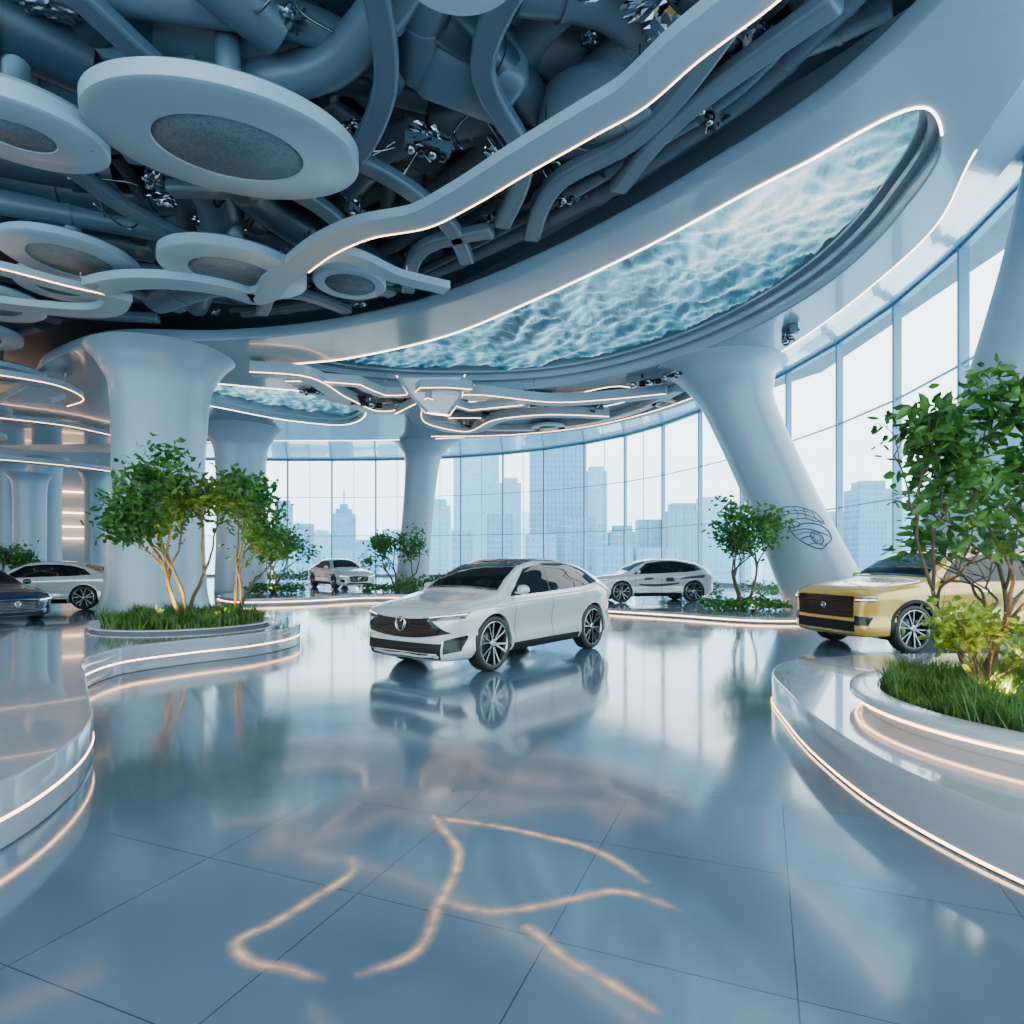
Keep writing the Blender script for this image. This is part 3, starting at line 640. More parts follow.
# ------------------------------------------------------------------ trees
def leaf(V, F, p, s, r):
    d = Vector((r.gauss(0, 1), r.gauss(0, 1), r.gauss(-.1, .7))).normalized()
    u = d.cross(Vector((r.gauss(0, 1), r.gauss(0, 1), r.gauss(0, 1)))).normalized(); nrm = d.cross(u)
    k = len(V)
    V += [p, p+d*s*.35+u*s*.24, p+d*s*.75+u*s*.17, p+d*s, p+d*s*.75-u*s*.17, p+d*s*.35-u*s*.24, p+d*s*.5-nrm*s*.08]
    F += [(k, k+1, k+6), (k+1, k+2, k+6), (k+2, k+3, k+6), (k+3, k+4, k+6), (k+4, k+5, k+6), (k+5, k, k+6)]
def tree(x, y, z, H, Wd, seed, lab, nleaf=3000, ls=.1, stems=3, spread=.45, mat=None, rad=.05, clump=.3, name="tree", levels=3, bare=.4, wig=.17):
    r = random.Random(seed); B = []; tips = []
    def grow(p, d, L, rad, lev):
        pts = [p]; n = 5
        for i in range(n):
            d = (d+Vector((r.gauss(0, wig), r.gauss(0, wig), r.gauss(.03, .08)))).normalized()
            pts.append(pts[-1]+d*L/n)
            if lev >= levels-1 and i > 1: tips.append((pts[-1], lev))
        B.append((pts, rad, rad*.6))
        if lev < levels:
            for k in range(r.choice([2, 3, 3])):
                a = r.uniform(0, 6.283); sp = r.uniform(.5, 1.1)
                nd = (d+Vector((math.cos(a)*sp, math.sin(a)*sp, r.uniform(-.1, .3)))).normalized()
                grow(pts[-1 if k else -2], nd, L*r.uniform(.55, .8), rad*.58, lev+1)
        else: tips.append((pts[-1], lev+1))
    for s in range(stems):
        a = 6.283*s/stems+r.uniform(-.4, .4)
        grow(Vector((math.cos(a)*.08, math.sin(a)*.08, 0)), Vector((math.cos(a)*spread, math.sin(a)*spread, 1)).normalized(), 1.0, rad, 0)
    allp = [q for b in B for q in b[0]]; mh = max(q.z for q in allp)
    def pct(vals): vals = sorted(vals); return vals[int(.92*len(vals))]
    cw = pct([max(abs(q.x), abs(q.y)) for t in tips for q in [t[0]]])
    sz = (H-clump*.6)/mh; sw = (Wd/2-clump*.4)/cw
    S = lambda q: Vector((q.x*sw, q.y*sw, q.z*sz))
    o = empty(name, (x, y, z)); V = []; F = []
    for pts, a, b in B:
        pp = catmull([S(q) for q in pts], 2); n = len(pp)
        tube(pp, [a+(b-a)*i/(n-1) for i in range(n)], 8, True, V, F)
    mobj("trunk", V, F, M_bark, o)
    V = []; F = []; tp = [S(t[0]) for t in tips if S(t[0]).z > H*bare]
    for i in range(nleaf):
        c = r.choice(tp); q = c+Vector((r.gauss(0, clump*.45), r.gauss(0, clump*.45), r.gauss(0, clump*.36)))
        leaf(V, F, q, ls*r.uniform(.6, 1.2), r)
    mobj("foliage", V, F, mat or M_leaf, o, smooth=False)
    tag(o, lab, "tree" if name == "tree" else "shrub"); return o
tree(-6.15, 11.6, .45, 3.3, 2.9, 11, "multi-stemmed small leafy tree in round planter", 3500, .16, 4, .55, rad=.042, clump=.36, wig=.26, bare=.42)
tree(-5.25, 11.9, .45, 2.95, 2.1, 12, "slimmer leafy tree beside its planter neighbour", 2000, .15, 3, .4, rad=.034, clump=.33, wig=.26, bare=.42)
tree(4.2, 5.6, .5, 2.6, 2.3, 31, "twisting leafy tree growing from grassy planter", 1300, .15, 4, .65, rad=.028, clump=.19, wig=.3, bare=.45)
tree(4.95, 5.35, .5, 3.05, 1.9, 34, "dense leafy tree in planter near the windows", 1500, .15, 2, .4, rad=.032, clump=.24, wig=.24, bare=.4)
tree(3.85, 5.1, .5, .78, .8, 41, "yellow-green shrub lit warmly from below", 1000, .08, 5, .7, M_leaf_y, .010, .18, "shrub", 2, .05)
tree(4.6, 4.9, .5, .8, .9, 42, "green shrub at the tree base in planter", 1300, .08, 5, .7, M_leaf, .010, .2, "shrub", 2, .05)
tree(-9.7, 25.2, .25, 2.9, 2.5, 51, "small leafy tree on the low podium", 1200, .2, 3, .5, rad=.05, clump=.4)
tree(-4.9, 26.3, .25, 2.9, 2.5, 52, "small round-crowned tree beside the hedge", 1200, .2, 3, .45, rad=.05, clump=.4)
tree(6.7, 18.0, .15, 3.25, 2.5, 53, "small leafy tree beside leaning column", 1700, .18, 3, .5, rad=.05, clump=.40)
tree(-22, 27, 0, 2.4, 2.0, 54, "small leafy tree near the side lounge", 900, .2, 3, .45, rad=.05, clump=.4)

def hedge(x, y, z, sx, sy, sz, n, seed, ls=.14, lab="low leafy green hedge along the podium"):
    r = random.Random(seed); V = []; F = []
    for i in range(n):
        a = r.uniform(0, 6.283); q = math.sqrt(r.random()); px = math.cos(a)*q; py = math.sin(a)*q
        hh = sz*(.55+.45*math.sin(px*sx*2+seed)*math.cos(py*3+seed)*.6+.2*(1-q)); 
        leaf(V, F, Vector((px*sx/2, py*sy/2, r.random()**.6*hh*.9+.03)), ls*r.uniform(.6, 1.2), r)
    o = mobj("hedge", V, F, M_leaf, smooth=False); o.location = (x, y, z); tag(o, lab, "hedge", kind="stuff"); return o
hedge(-3.6, 29.5, .25, 4.0, 1.6, .8, 1600, 1); hedge(-9.7, 25.4, .25, 2.4, 1.6, .5, 900, 2)
hedge(6.8, 18.2, .15, 2.6, 2.0, .45, 1200, 3); hedge(6.9, 24.0, .15, 2.6, 1.0, .9, 900, 4)
hedge(-5.2, 26.2, .25, 2.6, 1.4, .45, 900, 5); hedge(11.2, 26, 0, 3, 3, 1.1, 900, 6, lab="leafy green planting beside the curved windows")
hedge(-1.0, 44, 0, 9, 2.5, 1.2, 1200, 7, .25, lab="leafy green planting beside the curved windows"); hedge(-16, 45, 0, 9, 2.5, 1.2, 1000, 8, .25, lab="leafy green planting beside the curved windows")

def uplight(x, y, z, tgt, e, col=(1, .60, .14)):
    V, F = lathe([(.001, 0), (.05, 0), (.055, .08), (.045, .09), (.001, .085)], 20)
    o = mobj("uplight", V, F, M_matblack); o.location = (x, y, z); tag(o, "small black ground spotlight in planting", "spotlight")
    l = bpy.data.lights.new("uplight_lamp", 'SPOT'); l.energy = e; l.color = col; l.spot_size = math.radians(100); l.spot_blend = .7; l.shadow_soft_size = .05
    lo = bpy.data.objects.new("uplight_lamp", l); COL.objects.link(lo); lo.location = (x, y, z+.13)
    d = Vector(tgt)-lo.location; lo.rotation_euler = d.to_track_quat('-Z', 'Y').to_euler()
uplight(-6.15, 10.9, .44, (-6.15, 11.7, 1.9), 700, (1, .66, .12)); uplight(-5.3, 11.2, .44, (-5.3, 12.0, 2.0), 380, (1, .66, .12))
uplight(3.7, 4.6, .5, (4.0, 5.4, 1.2), 150); uplight(4.15, 4.2, .5, (4.5, 5.2, 1.5), 90)
uplight(-9.5, 24.5, .25, (-9.7, 25.4, 2), 80, (1, .8, .4)); uplight(6.7, 17.2, .15, (6.7, 18.1, 2), 80, (1, .85, .5))

# ------------------------------------------------------------------ cars
def hermite(tab, x):
    xs = [a for a, _ in tab]; ys = [b for _, b in tab]
    if x <= xs[0]: return ys[0]
    if x >= xs[-1]: return ys[-1]
    n = len(xs); i = 0
    while xs[i+1] < x: i += 1
    sl = lambda k: (ys[k+1]-ys[k])/(xs[k+1]-xs[k])
    def tan(k):
        if k == 0: return sl(0)
        if k == n-1: return sl(n-2)
        a, b = sl(k-1), sl(k)
        if a*b <= 0: return 0
        return 2*a*b/(a+b)
    h = xs[i+1]-xs[i]; t = (x-xs[i])/h; t2 = t*t; t3 = t2*t
    return ys[i]*(2*t3-3*t2+1)+tan(i)*h*(t3-2*t2+t)+ys[i+1]*(-2*t3+3*t2)+tan(i+1)*h*(t3-t2)
STY = {}
STY['crossover'] = dict(L=4.60, ws=(.90, 3.70), r=.395, track=.80,
  zt=[(0, .80), (.03, .865), (.10, .92), (.35, .985), (.9, 1.065), (1.1, 1.105), (1.5, 1.34), (1.95, 1.535), (2.4, 1.605), (3.0, 1.605), (3.6, 1.54), (4.05, 1.43), (4.25, 1.34), (4.42, 1.17), (4.55, 1.04), (4.60, .9)],
  zs=[(0, .72), (.05, .80), (.18, .865), (.5, .915), (1.0, .965), (1.6, 1.0), (3.0, 1.04), (4.0, 1.09), (4.45, 1.05), (4.55, .97), (4.60, .84)],
  w=[(0, .60), (.02, .68), (.06, .755), (.13, .825), (.24, .885), (.42, .925), (.8, .94), (1.4, .915), (2.3, .905), (3.2, .925), (3.8, .945), (4.2, .92), (4.4, .87), (4.52, .80), (4.60, .66)],
  zb=[(0, .27), (.1, .21), (.6, .21), (4.15, .22), (4.45, .30), (4.60, .40)],
  wr=[(0, .48), (.3, .72), (1.0, .79), (1.3, .73), (1.95, .63), (2.6, .61), (3.6, .575), (4.2, .565), (4.45, .66), (4.60, .5)],
  dz=[(0, .03), (.5, .045), (1.0, .04), (1.95, .06), (4.05, .06), (4.45, .03), (4.60, .02)],
  side=[([(1.36, 1.035), (2.42, 1.065)], [(1.92, 1.435), (2.42, 1.51)]), ([(2.47, 1.07), (3.42, 1.11)], [(2.47, 1.515), (3.0, 1.515), (3.42, 1.46)]), ([(3.46, 1.115), (4.08, 1.19)], [(3.46, 1.455), (3.90, 1.365)])],
  wsb=[(-.72, 1.115), (0, 1.145), (.72, 1.115)], wst=[(-.58, 1.475), (0, 1.555), (.58, 1.475)],
  rwb=[(-.6, 1.18), (0, 1.20), (.6, 1.18)], rwt=[(-.5, 1.36), (0, 1.39), (.5, 1.36)],
  doors=[1.42, 2.445, 3.42], mir=(1.52, 1.10), clad=False)
STY['suv'] = dict(L=4.95, ws=(.92, 3.88), r=.40, track=.84,
  zt=[(0, .95), (.02, 1.01), (.08, 1.075), (.4, 1.14), (1.0, 1.185), (1.25, 1.225), (1.55, 1.42), (1.95, 1.64), (2.3, 1.725), (3.2, 1.75), (4.2, 1.70), (4.5, 1.62), (4.72, 1.36), (4.86, 1.12), (4.92, 1.0), (4.95, .9)],
  zs=[(0, .88), (.05, .95), (.18, 1.00), (.5, 1.03), (1.0, 1.07), (1.6, 1.10), (3.0, 1.12), (4.2, 1.13), (4.7, 1.10), (4.9, .98), (4.95, .85)],
  w=[(0, .68), (.02, .75), (.06, .82), (.13, .88), (.25, .935), (.6, .98), (1.4, .965), (2.3, .96), (3.2, .97), (3.9, .98), (4.5, .96), (4.8, .90), (4.95, .76)],
  zb=[(0, .32), (.1, .26), (.6, .26), (4.4, .27), (4.8, .36), (4.95, .44)],
  wr=[(0, .56), (.3, .77), (1.1, .84), (1.4, .78), (1.95, .70), (2.6, .69), (3.6, .68), (4.5, .66), (4.7, .70), (4.95, .6)],
  dz=[(0, .04), (.5, .06), (1.1, .05), (2.0, .065), (4.4, .06), (4.95, .02)],
  side=[([(1.50, 1.145), (2.55, 1.165)], [(1.96, 1.53), (2.55, 1.63)]), ([(2.60, 1.165), (3.55, 1.18)], [(2.60, 1.635), (3.53, 1.63)]), ([(3.60, 1.185), (4.45, 1.20)], [(3.58, 1.625), (4.30, 1.565)])],
  wsb=[(-.76, 1.24), (0, 1.265), (.76, 1.24)], wst=[(-.63, 1.58), (0, 1.66), (.63, 1.58)],
  rwb=[(-.66, 1.18), (0, 1.18), (.66, 1.18)], rwt=[(-.58, 1.58), (0, 1.61), (.58, 1.58)],
  doors=[1.52, 2.575, 3.55], mir=(1.62, 1.2), clad=True)
STY['sedan'] = dict(L=4.75, ws=(.88, 3.72), r=.35, track=.79,
  zt=[(0, .62), (.03, .68), (.12, .74), (.4, .82), (1.0, .92), (1.25, .97), (1.7, 1.19), (2.15, 1.37), (2.6, 1.43), (3.1, 1.42), (3.6, 1.32), (4.05, 1.14), (4.3, 1.07), (4.55, 1.03), (4.7, .96), (4.75, .84)],
  zs=[(0, .56), (.05, .62), (.18, .68), (.5, .76), (1.0, .85), (1.6, .89), (3.0, .93), (4.0, .96), (4.6, .92), (4.7, .86), (4.75, .78)],
  w=[(0, .56), (.02, .64), (.06, .72), (.13, .80), (.25, .87), (.5, .91), (1.2, .91), (2.3, .90), (3.2, .91), (3.8, .92), (4.3, .88), (4.6, .82), (4.75, .68)],
  zb=[(0, .2), (.1, .17), (.6, .17), (4.2, .18), (4.6, .26), (4.75, .34)],
  wr=[(0, .46), (.3, .66), (1.1, .75), (1.4, .69), (2.15, .57), (2.8, .56), (3.5, .56), (4.0, .62), (4.4, .68), (4.75, .5)],
  dz=[(0, .02), (1.0, .03), (2.1, .06), (3.5, .06), (4.1, .03), (4.75, .02)],
  side=[([(1.58, .925), (2.52, .955)], [(2.12, 1.27), (2.52, 1.315)]), ([(2.57, .96), (3.5, .99)], [(2.57, 1.32), (3.1, 1.305), (3.42, 1.25)]), ([(3.54, .995), (3.88, 1.02)], [(3.47, 1.235), (3.66, 1.18)])],
  wsb=[(-.67, .98), (0, 1.005), (.67, .98)], wst=[(-.5, 1.29), (0, 1.365), (.5, 1.29)],
  rwb=[(-.55, 1.11), (0, 1.15), (.55, 1.11)], rwt=[(-.48, 1.28), (0, 1.34), (.48, 1.28)],
  doors=[1.56, 2.545, 3.5], mir=(1.68, .98), clad=False)

def body_mesh(S):
    L = S['L']
    base = [0, .005, .012, .022, .035, .05, .07, .095, .125, .16, .2, .25, .31, .38, .46]
    ws0, ws1 = S['ws']; mid = [.55+i*(L-1.1)/110 for i in range(111)]
    st = base+mid+[L-b for b in reversed(base)]
    V = []; F = []
    for s in st:
        g = lambda k: hermite(S[k], s)
        w, zb, zs, zt, wr, dz = g('w'), g('zb'), g('zs'), g('zt'), g('wr'), g('dz')
        wr = min(wr, w*.93); zr = zt-dz; zs2 = min(zs, zr-.01)
        fl = max(0, 1-abs(s-ws0)/.75)+max(0, 1-abs(s-ws1)/.75)
        mid_in = .95+.035*min(1, fl)
        pts = [(0, zb), (.7*w, zb), (.93*w, zb+.035), (w*.985, zb+.12), (w*mid_in, zb*.5+zs2*.5-.02), (w*(.985+.012*min(1, fl)), zs2-.19), (w*.995, zs2-.12), (w*.975, zs2-.04), (w*.945, zs2), ((w*.945+wr)/2+.015*(1 if zr-zs2 > .1 else 0), (zs2+zr)/2), (wr, zr), (wr*.80, zr+dz*.60), (wr*.4, zr+dz*.92), (0, zt)]
        c = catmull([(0, a, b) for a, b in pts], 5)
        half = [(p.y, p.z) for p in c]
        loop = half+[(-a, b) for a, b in reversed(half[1:-1])]
        sec = len(loop)
        for a, b in loop: V.append(Vector((L/2-s, a, b)))
    n = sec
    for i in range(len(st)-1):
        for k in range(n): F.append((i*n+k, (i+1)*n+k, (i+1)*n+(k+1) % n, i*n+(k+1) % n))
    m = n//2
    def cap(b, flip):
        for k in range(m):
            a0, a1 = k, k+1; c0, c1 = (n-k) % n, (n-k-1) % n
            f2 = []
            for q in [b+a0, b+a1, b+c1, b+c0]:
                if q not in f2: f2.append(q)
            if len(f2) >= 3: F.append(tuple(f2 if flip else reversed(f2)))
    cap(0, True); cap((len(st)-1)*n, False)
    return V, F
def lerp_poly(pl, t):
    n = len(pl)-1
    if n == 2:
        a, b, c = [Vector((*q, 0)) for q in pl]; ctrl = b*2-(a+c)/2
        p = a*(1-t)**2+ctrl*2*t*(1-t)+c*t*t; return (p.x, p.y)
    x = t*n; i = min(int(x), n-1); f = x-i
    return (pl[i][0]*(1-f)+pl[i+1][0]*f, pl[i][1]*(1-f)+pl[i+1][1]*f)
def make_wheel(par, x, y, r, wid, sgn, ns):
    V, F = lathe([(r*.76, -wid*.42), (r*.79, -wid*.5), (r*.93, -wid*.5), (r*.99, -wid*.38), (r, -wid*.2), (r, wid*.2), (r*.99, wid*.38), (r*.93, wid*.5), (r*.79, wid*.5), (r*.76, wid*.42)], 56, axis='y', close=True)
    wo = mobj("wheel", V, F, M_rubber, par); wo.location = (x, y, r)
    wo.rotation_euler = (0, 0, 0 if sgn > 0 else math.pi)
    V, F = lathe([(r*.77, wid*.44), (r*.79, wid*.49), (r*.765, wid*.505), (r*.745, wid*.42), (r*.72, -wid*.35), (r*.77, -wid*.44)], 48, axis='y', close=True)
    mi = [0]*len(F)
    for k in range(ns):
        for off in (-.13, .13):
            a = 2*math.pi*k/ns+.3
            a0 = a+off*.35; a1 = a+off*(10/ns)*.9
            p0 = Vector((math.cos(a0)*r*.12, wid*.38, math.sin(a0)*r*.12)); p1 = Vector((math.cos(a1)*r*.75, wid*.46, math.sin(a1)*r*.75))
            d = (p1-p0); t = Vector((-d.z, 0, d.x)).normalized()*r*.026; yv = Vector((0, r*.08, 0)); b = len(V)
            V += [p0-t-yv, p0+t-yv, p0+t, p0-t, p1-t*1.3-yv, p1+t*1.3-yv, p1+t*1.3, p1-t*1.3]
            F += [(b+3, b+2, b+6, b+7), (b, b+3, b+7, b+4), (b+1, b+5, b+6, b+2), (b, b+4, b+5, b+1), (b, b+1, b+2, b+3), (b+4, b+7, b+6, b+5)]
            mi += [0]+[1]*5
    lathe([(.001, wid*.46), (r*.10, wid*.46), (r*.15, wid*.40), (r*.15, wid*.1)], 24, V, F, axis='y'); mi += [0]*(len(F)-len(mi))
    lathe([(.001, -wid*.3), (r*.73, -wid*.3)], 32, V, F, axis='y'); mi += [1]*(len(F)-len(mi))
    mobj("rim", V, F, [M_alloy, M_alloydark], wo, smooth=False, midx=mi)
    V, F = lathe([(.001, -wid*.1), (r*.5, -wid*.1), (r*.5, -wid*.02), (.001, -wid*.02)], 28, axis='y'); mobj("brake_disc", V, F, M_disc, wo)
    return wo

def car(style, loc, heading, paint, lab, kind, spokes=5, scale=1.0):
    S = STY[style]; L = S['L']; rz = math.atan2(heading[1], heading[0])
    e = empty("car", loc, rz); e.scale = (scale,)*3
    V, F = body_mesh(S)
    bvh = BVHTree.FromPolygons(V, F)
    ra = S['r']+.035
    VV = []
    for v in V:
        v = v.copy()
        if abs(v.y) > .5:
            for s in S['ws']:
                cx = L/2-s; d = Vector((v.x-cx, 0, v.z-S['r'])); l = d.length
                if abs(l-ra) < .022: v = Vector((cx+d.x/l*ra, v.y, S['r']+d.z/l*ra))
        VV.append(v)
    FF = []
    for f in F:
        c = sum((VV[i] for i in f), Vector())/len(f)
        if abs(c.y) > .52 and any((c.x-(L/2-s))**2+(c.z-S['r'])**2 < (ra-.002)**2 for s in S['ws']): continue
        FF.append(f)
    body = mobj("body", VV, FF, [paint], e, sharp=38)
    for s in S['ws']:
        for sg in (1, -1):
            Vw = []; Fw = []; nn = 30; yi, yo = .50, S['track']+.06; rw = ra+.008
            for yy in (yi, yo):
                for i in range(nn+1):
                    a = math.radians(-25+230*i/nn); Vw.append(Vector((L/2-s+rw*math.cos(a), sg*yy, max(.16, S['r']+rw*math.sin(a)))))
            for i in range(nn): Fw.append((i, i+1, nn+2+i, nn+1+i))
            k0 = len(Vw); Vw.append(Vector((L/2-s, sg*yi, .2)))
            for i in range(nn): Fw.append((i, i+1, k0))
            mobj("wheel_well", Vw, Fw, M_matblack, e, smooth=False)
    def cast(mode, u, v, sg):
        if mode == 'side': o = Vector((L/2-u, sg*3, v)); d = Vector((0, -sg, 0))
        elif mode == 'front': o = Vector((5, u, v)); d = Vector((-1, 0, 0))
        elif mode == 'rear': o = Vector((-5, u, v)); d = Vector((1, 0, 0))
        else: o = Vector((L/2-u, v, 4)); d = Vector((0, 0, -1))
        h = bvh.ray_cast(o, d)
        if h[0] is None: return None, None
        n = h[1].normalized()
        if n.dot(d) > 0: n = -n
        return h[0], n
    def patch(name, mode, bot, top, mat, sg=1, nu=14, nv=6, off=.006, parent=None):
        V = []; F = []; last = None
        for j in range(nv+1):
            for i in range(nu+1):
                a = lerp_poly(bot, i/nu); b = lerp_poly(top, i/nu); t = j/nv
                u, v = a[0]*(1-t)+b[0]*t, a[1]*(1-t)+b[1]*t
                p, n = cast(mode, u, v, sg)
                if p is None:
                    if last is None: p, n = Vector((L/2-u if mode == 'side' else L/2, u if mode != 'side' else sg*.9, v)), Vector((0, sg, 0)) if mode == 'side' else Vector((1, 0, 0))
                    else: p, n = last
                last = (p, n); V.append(p+n*off)
        W = nu+1
        for j in range(nv):
            for i in range(nu): F.append((j*W+i, j*W+i+1, (j+1)*W+i+1, (j+1)*W+i))
        border = [i for i in range(nu+1)]+[j*W+nu for j in range(1, nv+1)]+[nv*W+i for i in range(nu-1, -1, -1)]+[j*W for j in range(nv-1, 0, -1)]
        b0 = len(V)
        dirn = {'side': Vector((0, sg, 0)), 'front': Vector((1, 0, 0)), 'rear': Vector((-1, 0, 0)), 'top': Vector((0, 0, 1))}[mode]
        for q in border: V.append(V[q]-dirn*(off+.012))
        m = len(border)
        for k in range(m): F.append((border[k], border[(k+1) % m], b0+(k+1) % m, b0+k))
        return mobj(name, V, F, mat, parent or e, smooth=True, sharp=40)
    patch("windshield", 'front', S['wsb'], S['wst'], M_glassdark, nu=24, nv=12)
    patch("rear_window", 'rear', S['rwb'], S['rwt'], M_glassdark, nu=14, nv=6)
    for sg in (1, -1):
        for b, t in S['side']: patch("side_window", 'side', b, t, M_glassdark, sg, nu=14, nv=8)
        for q, s in enumerate(S['doors']):
            zlo = S['zb'][2][1]+.12; zhi = hermite(S['zs'], s)
            if q == 2: zlo = S['r']*2+.12
            patch("door_seam", 'side', [(s-.004, zlo), (s+.004, zlo)], [(s-.004, zhi), (s+.004, zhi)], M_matblack, sg, 1, 14, .002)
        for s in S['doors'][1:]:
            zz = hermite(S['zs'], s)-.10
            patch("door_handle", 'side', [(s-.27, zz-.012), (s-.07, zz-.012)], [(s-.27, zz+.014), (s-.07, zz+.014)], paint if style != 'suv' else M_chrome, sg, 6, 2, .022)
        for (b0_, t0_), (b1_, t1_) in zip(S['side'], S['side'][1:]):
            patch("pillar_trim", 'side', [(b0_[-1][0]-.01, b0_[-1][1]), (b1_[0][0]+.01, b1_[0][1])], [(t0_[-1][0]-.01, t0_[-1][1]), (t1_[0][0]+.01, t1_[0][1])], M_black, sg, 3, 8, .0045)
        for s in S['ws']:
            V = []; F = []; nn = 60; r0 = ra-.006; r1 = ra+(.055 if S['clad'] else .030)
            rows = []
            for i in range(nn+1):
                a = math.radians(-8+196*i/nn); row = []
                for rr, of in ((r0, -.05), (r0, .008), ((r0+r1)/2, .010), (r1, .006), (r1, -.01)):
                    cx, cz = s-rr*math.cos(a), S['r']+rr*math.sin(a)
                    p, n = cast('side', cx, max(cz, hermite(S['zb'], cx)+.07), sg)
                    if p is None: p, n = Vector((L/2-cx, sg*.8, cz)), Vector((0, sg, 0))
                    row.append(Vector((L/2-cx, p.y+sg*of, cz)))
                rows.append(row)
            for row in rows: V += row
            for i in range(nn):
                for q in range(4): F.append((i*5+q, i*5+q+1, (i+1)*5+q+1, (i+1)*5+q))
            mobj("wheel_arch", V, F, M_matblack if S['clad'] else paint, e, sharp=50)
        s0, s1 = S['ws'][0]+ra+.05, S['ws'][1]-ra-.05; zb = .21 if style != 'suv' else .26
        if style == 'sedan': zb = .17
        patch("sill", 'side', [(s0, zb+.03), (s1, zb+.03)], [(s0, zb+.15), (s1, zb+.15)], M_matblack, sg, 20, 3, .010)
        if kind == 'livery':
            patch("side_marking", 'side', [(1.6, .64), (2.3, .58), (3.1, .68)], [(1.55, .70), (2.3, .68), (3.15, .74)], M_mark, sg, 16, 2, .004)
            patch("side_marking", 'side', [(3.2, .86), (3.6, .88), (4.1, .90)], [(3.2, .91), (3.6, .97), (4.15, 1.01)], M_mark, sg, 16, 2, .004)
            patch("side_marking", 'side', [(1.75, .83), (2.1, .85)], [(1.8, .91), (2.15, .92)], M_mark, sg, 10, 2, .004)
            patch("side_marking", 'side', [(2.6, .76), (2.95, .77)], [(2.62, .91), (2.9, .92)], M_mark, sg, 10, 2, .004)
        ms, mz = S['mir']; p, n = cast('side', ms, mz-.05, sg); yb = abs(p.y) if p else .85
        V = []; F = []
        for i in range(9):
            for q in range(14):
                th = math.pi*i/8; ph = 2*math.pi*q/14
                V.append(Vector((L/2-ms+.06*math.cos(th), sg*(yb+.13+.11*math.sin(th)*math.cos(ph)), mz+.03+.075*math.sin(th)*math.sin(ph))))
        for i in range(8):
            for q in range(14): F.append((i*14+q, i*14+(q+1) % 14, (i+1)*14+(q+1) % 14, (i+1)*14+q))
        box(V, F, (L/2-ms, sg*(yb+.02), mz-.02), (.05, .12, .03))
        mobj("mirror", V, F, paint, e)
        for s in S['ws']: make_wheel(e, L/2-s, sg*(S['track']), S['r'], .235, sg, spokes)
        nz = hermite(S['zs'], .05)
        if style == 'suv':
            patch("headlight", 'front', [(sg*.68, .84), (sg*.90, .85)], [(sg*.68, .91), (sg*.91, .925)], M_lamp, 1, 12, 4, .012)
            patch("running_light", 'front', [(sg*.69, .872), (sg*.90, .88)], [(sg*.69, .884), (sg*.90, .892)], M_drl, 1, 12, 1, .018)
            patch("fog_lamp", 'front', [(sg*.66, .46), (sg*.84, .46)], [(sg*.66, .62), (sg*.86, .60)], M_black, 1, 6, 3, .01)
        elif style == 'crossover':
            patch("headlight", 'front', [(sg*.50, .745), (sg*.89, .785)], [(sg*.50, .80), (sg*.90, .865)], M_lamp, 1, 16, 4, .010)
            patch("running_light", 'front', [(sg*.52, .790), (sg*.89, .838)], [(sg*.52, .797), (sg*.89, .846)], M_drl, 1, 16, 1, .016)
            patch("side_vent", 'front', [(sg*.72, .32), (sg*.87, .36)], [(sg*.72, .50), (sg*.88, .56)], M_black, 1, 6, 4, .008)
        else:
            patch("headlight", 'front', [(sg*.48, nz-.10), (sg*.85, nz-.06)], [(sg*.48, nz-.02), (sg*.85, nz+.035)], M_lamp, 1, 12, 4, .010)
            patch("running_light", 'front', [(sg*.50, nz-.05), (sg*.84, nz-.015)], [(sg*.50, nz-.035), (sg*.84, nz+.005)], M_drl, 1, 14, 1, .016)
            patch("side_vent", 'front', [(sg*.68, .30), (sg*.80, .34)], [(sg*.66, .44), (sg*.82, .46)], M_black, 1, 6, 4, .008)
        rzt = hermite(S['zs'], L-.1)
        patch("taillight", 'rear', [(sg*.45, rzt-.12), (sg*.82, rzt-.12)], [(sg*.45, rzt-.04), (sg*.82, rzt-.02)], M_tail, 1, 10, 3, .01)
    if style == 'suv':
        gp = patch("grille", 'front', [(-.64, .58), (0, .57), (.64, .58)], [(-.65, .93), (0, .94), (.65, .93)], M_black, 1, 16, 6, .012)
        for q in range(7):
            z = .615+.042*q; patch("grille_bar", 'front', [(-.62, z), (.62, z)], [(-.62, z+.009), (.62, z+.009)], M_alloydark, 1, 14, 1, .02, gp)
        patch("lower_intake", 'front', [(-.66, .35), (.66, .35)], [(-.66, .52), (.66, .52)], M_matblack, 1, 12, 3, .01)
        patch("skid_plate", 'front', [(-.48, .33), (.48, .33)], [(-.52, .35), (.52, .35)], M_alloy, 1, 12, 1, .014)
        ez = .76; er = .045
    elif style == 'crossover':
        gp = patch("grille", 'front', [(-.80, .60), (0, .51), (.80, .60)], [(-.50, .795), (0, .77), (.50, .795)], M_black, 1, 24, 6, .008)
        for q in range(3):
            z = .60+.045*q; patch("grille_bar", 'front', [(-.55, z+.01), (.55, z+.01)], [(-.55, z+.016), (.55, z+.016)], M_alloydark, 1, 14, 1, .014, gp)
        patch("lower_intake", 'front', [(-.68, .25), (0, .25), (.68, .25)], [(-.70, .46), (0, .45), (.70, .46)], M_matblack, 1, 14, 3, .008)
        patch("bumper_bar", 'front', [(-.64, .31), (.64, .31)], [(-.65, .322), (.65, .322)], M_chrome, 1, 14, 1, .016)
        ez = .70; er = .095
    else:
        gp = patch("grille", 'front', [(-.42, .34), (0, .33), (.42, .34)], [(-.46, .58), (0, .60), (.46, .58)], M_black, 1, 18, 4, .008)
        for q in range(5):
            z = .37+.04*q; patch("grille_bar", 'front', [(-.41, z), (.41, z)], [(-.41, z+.006), (.41, z+.006)], M_alloy, 1, 14, 1, .014, gp)
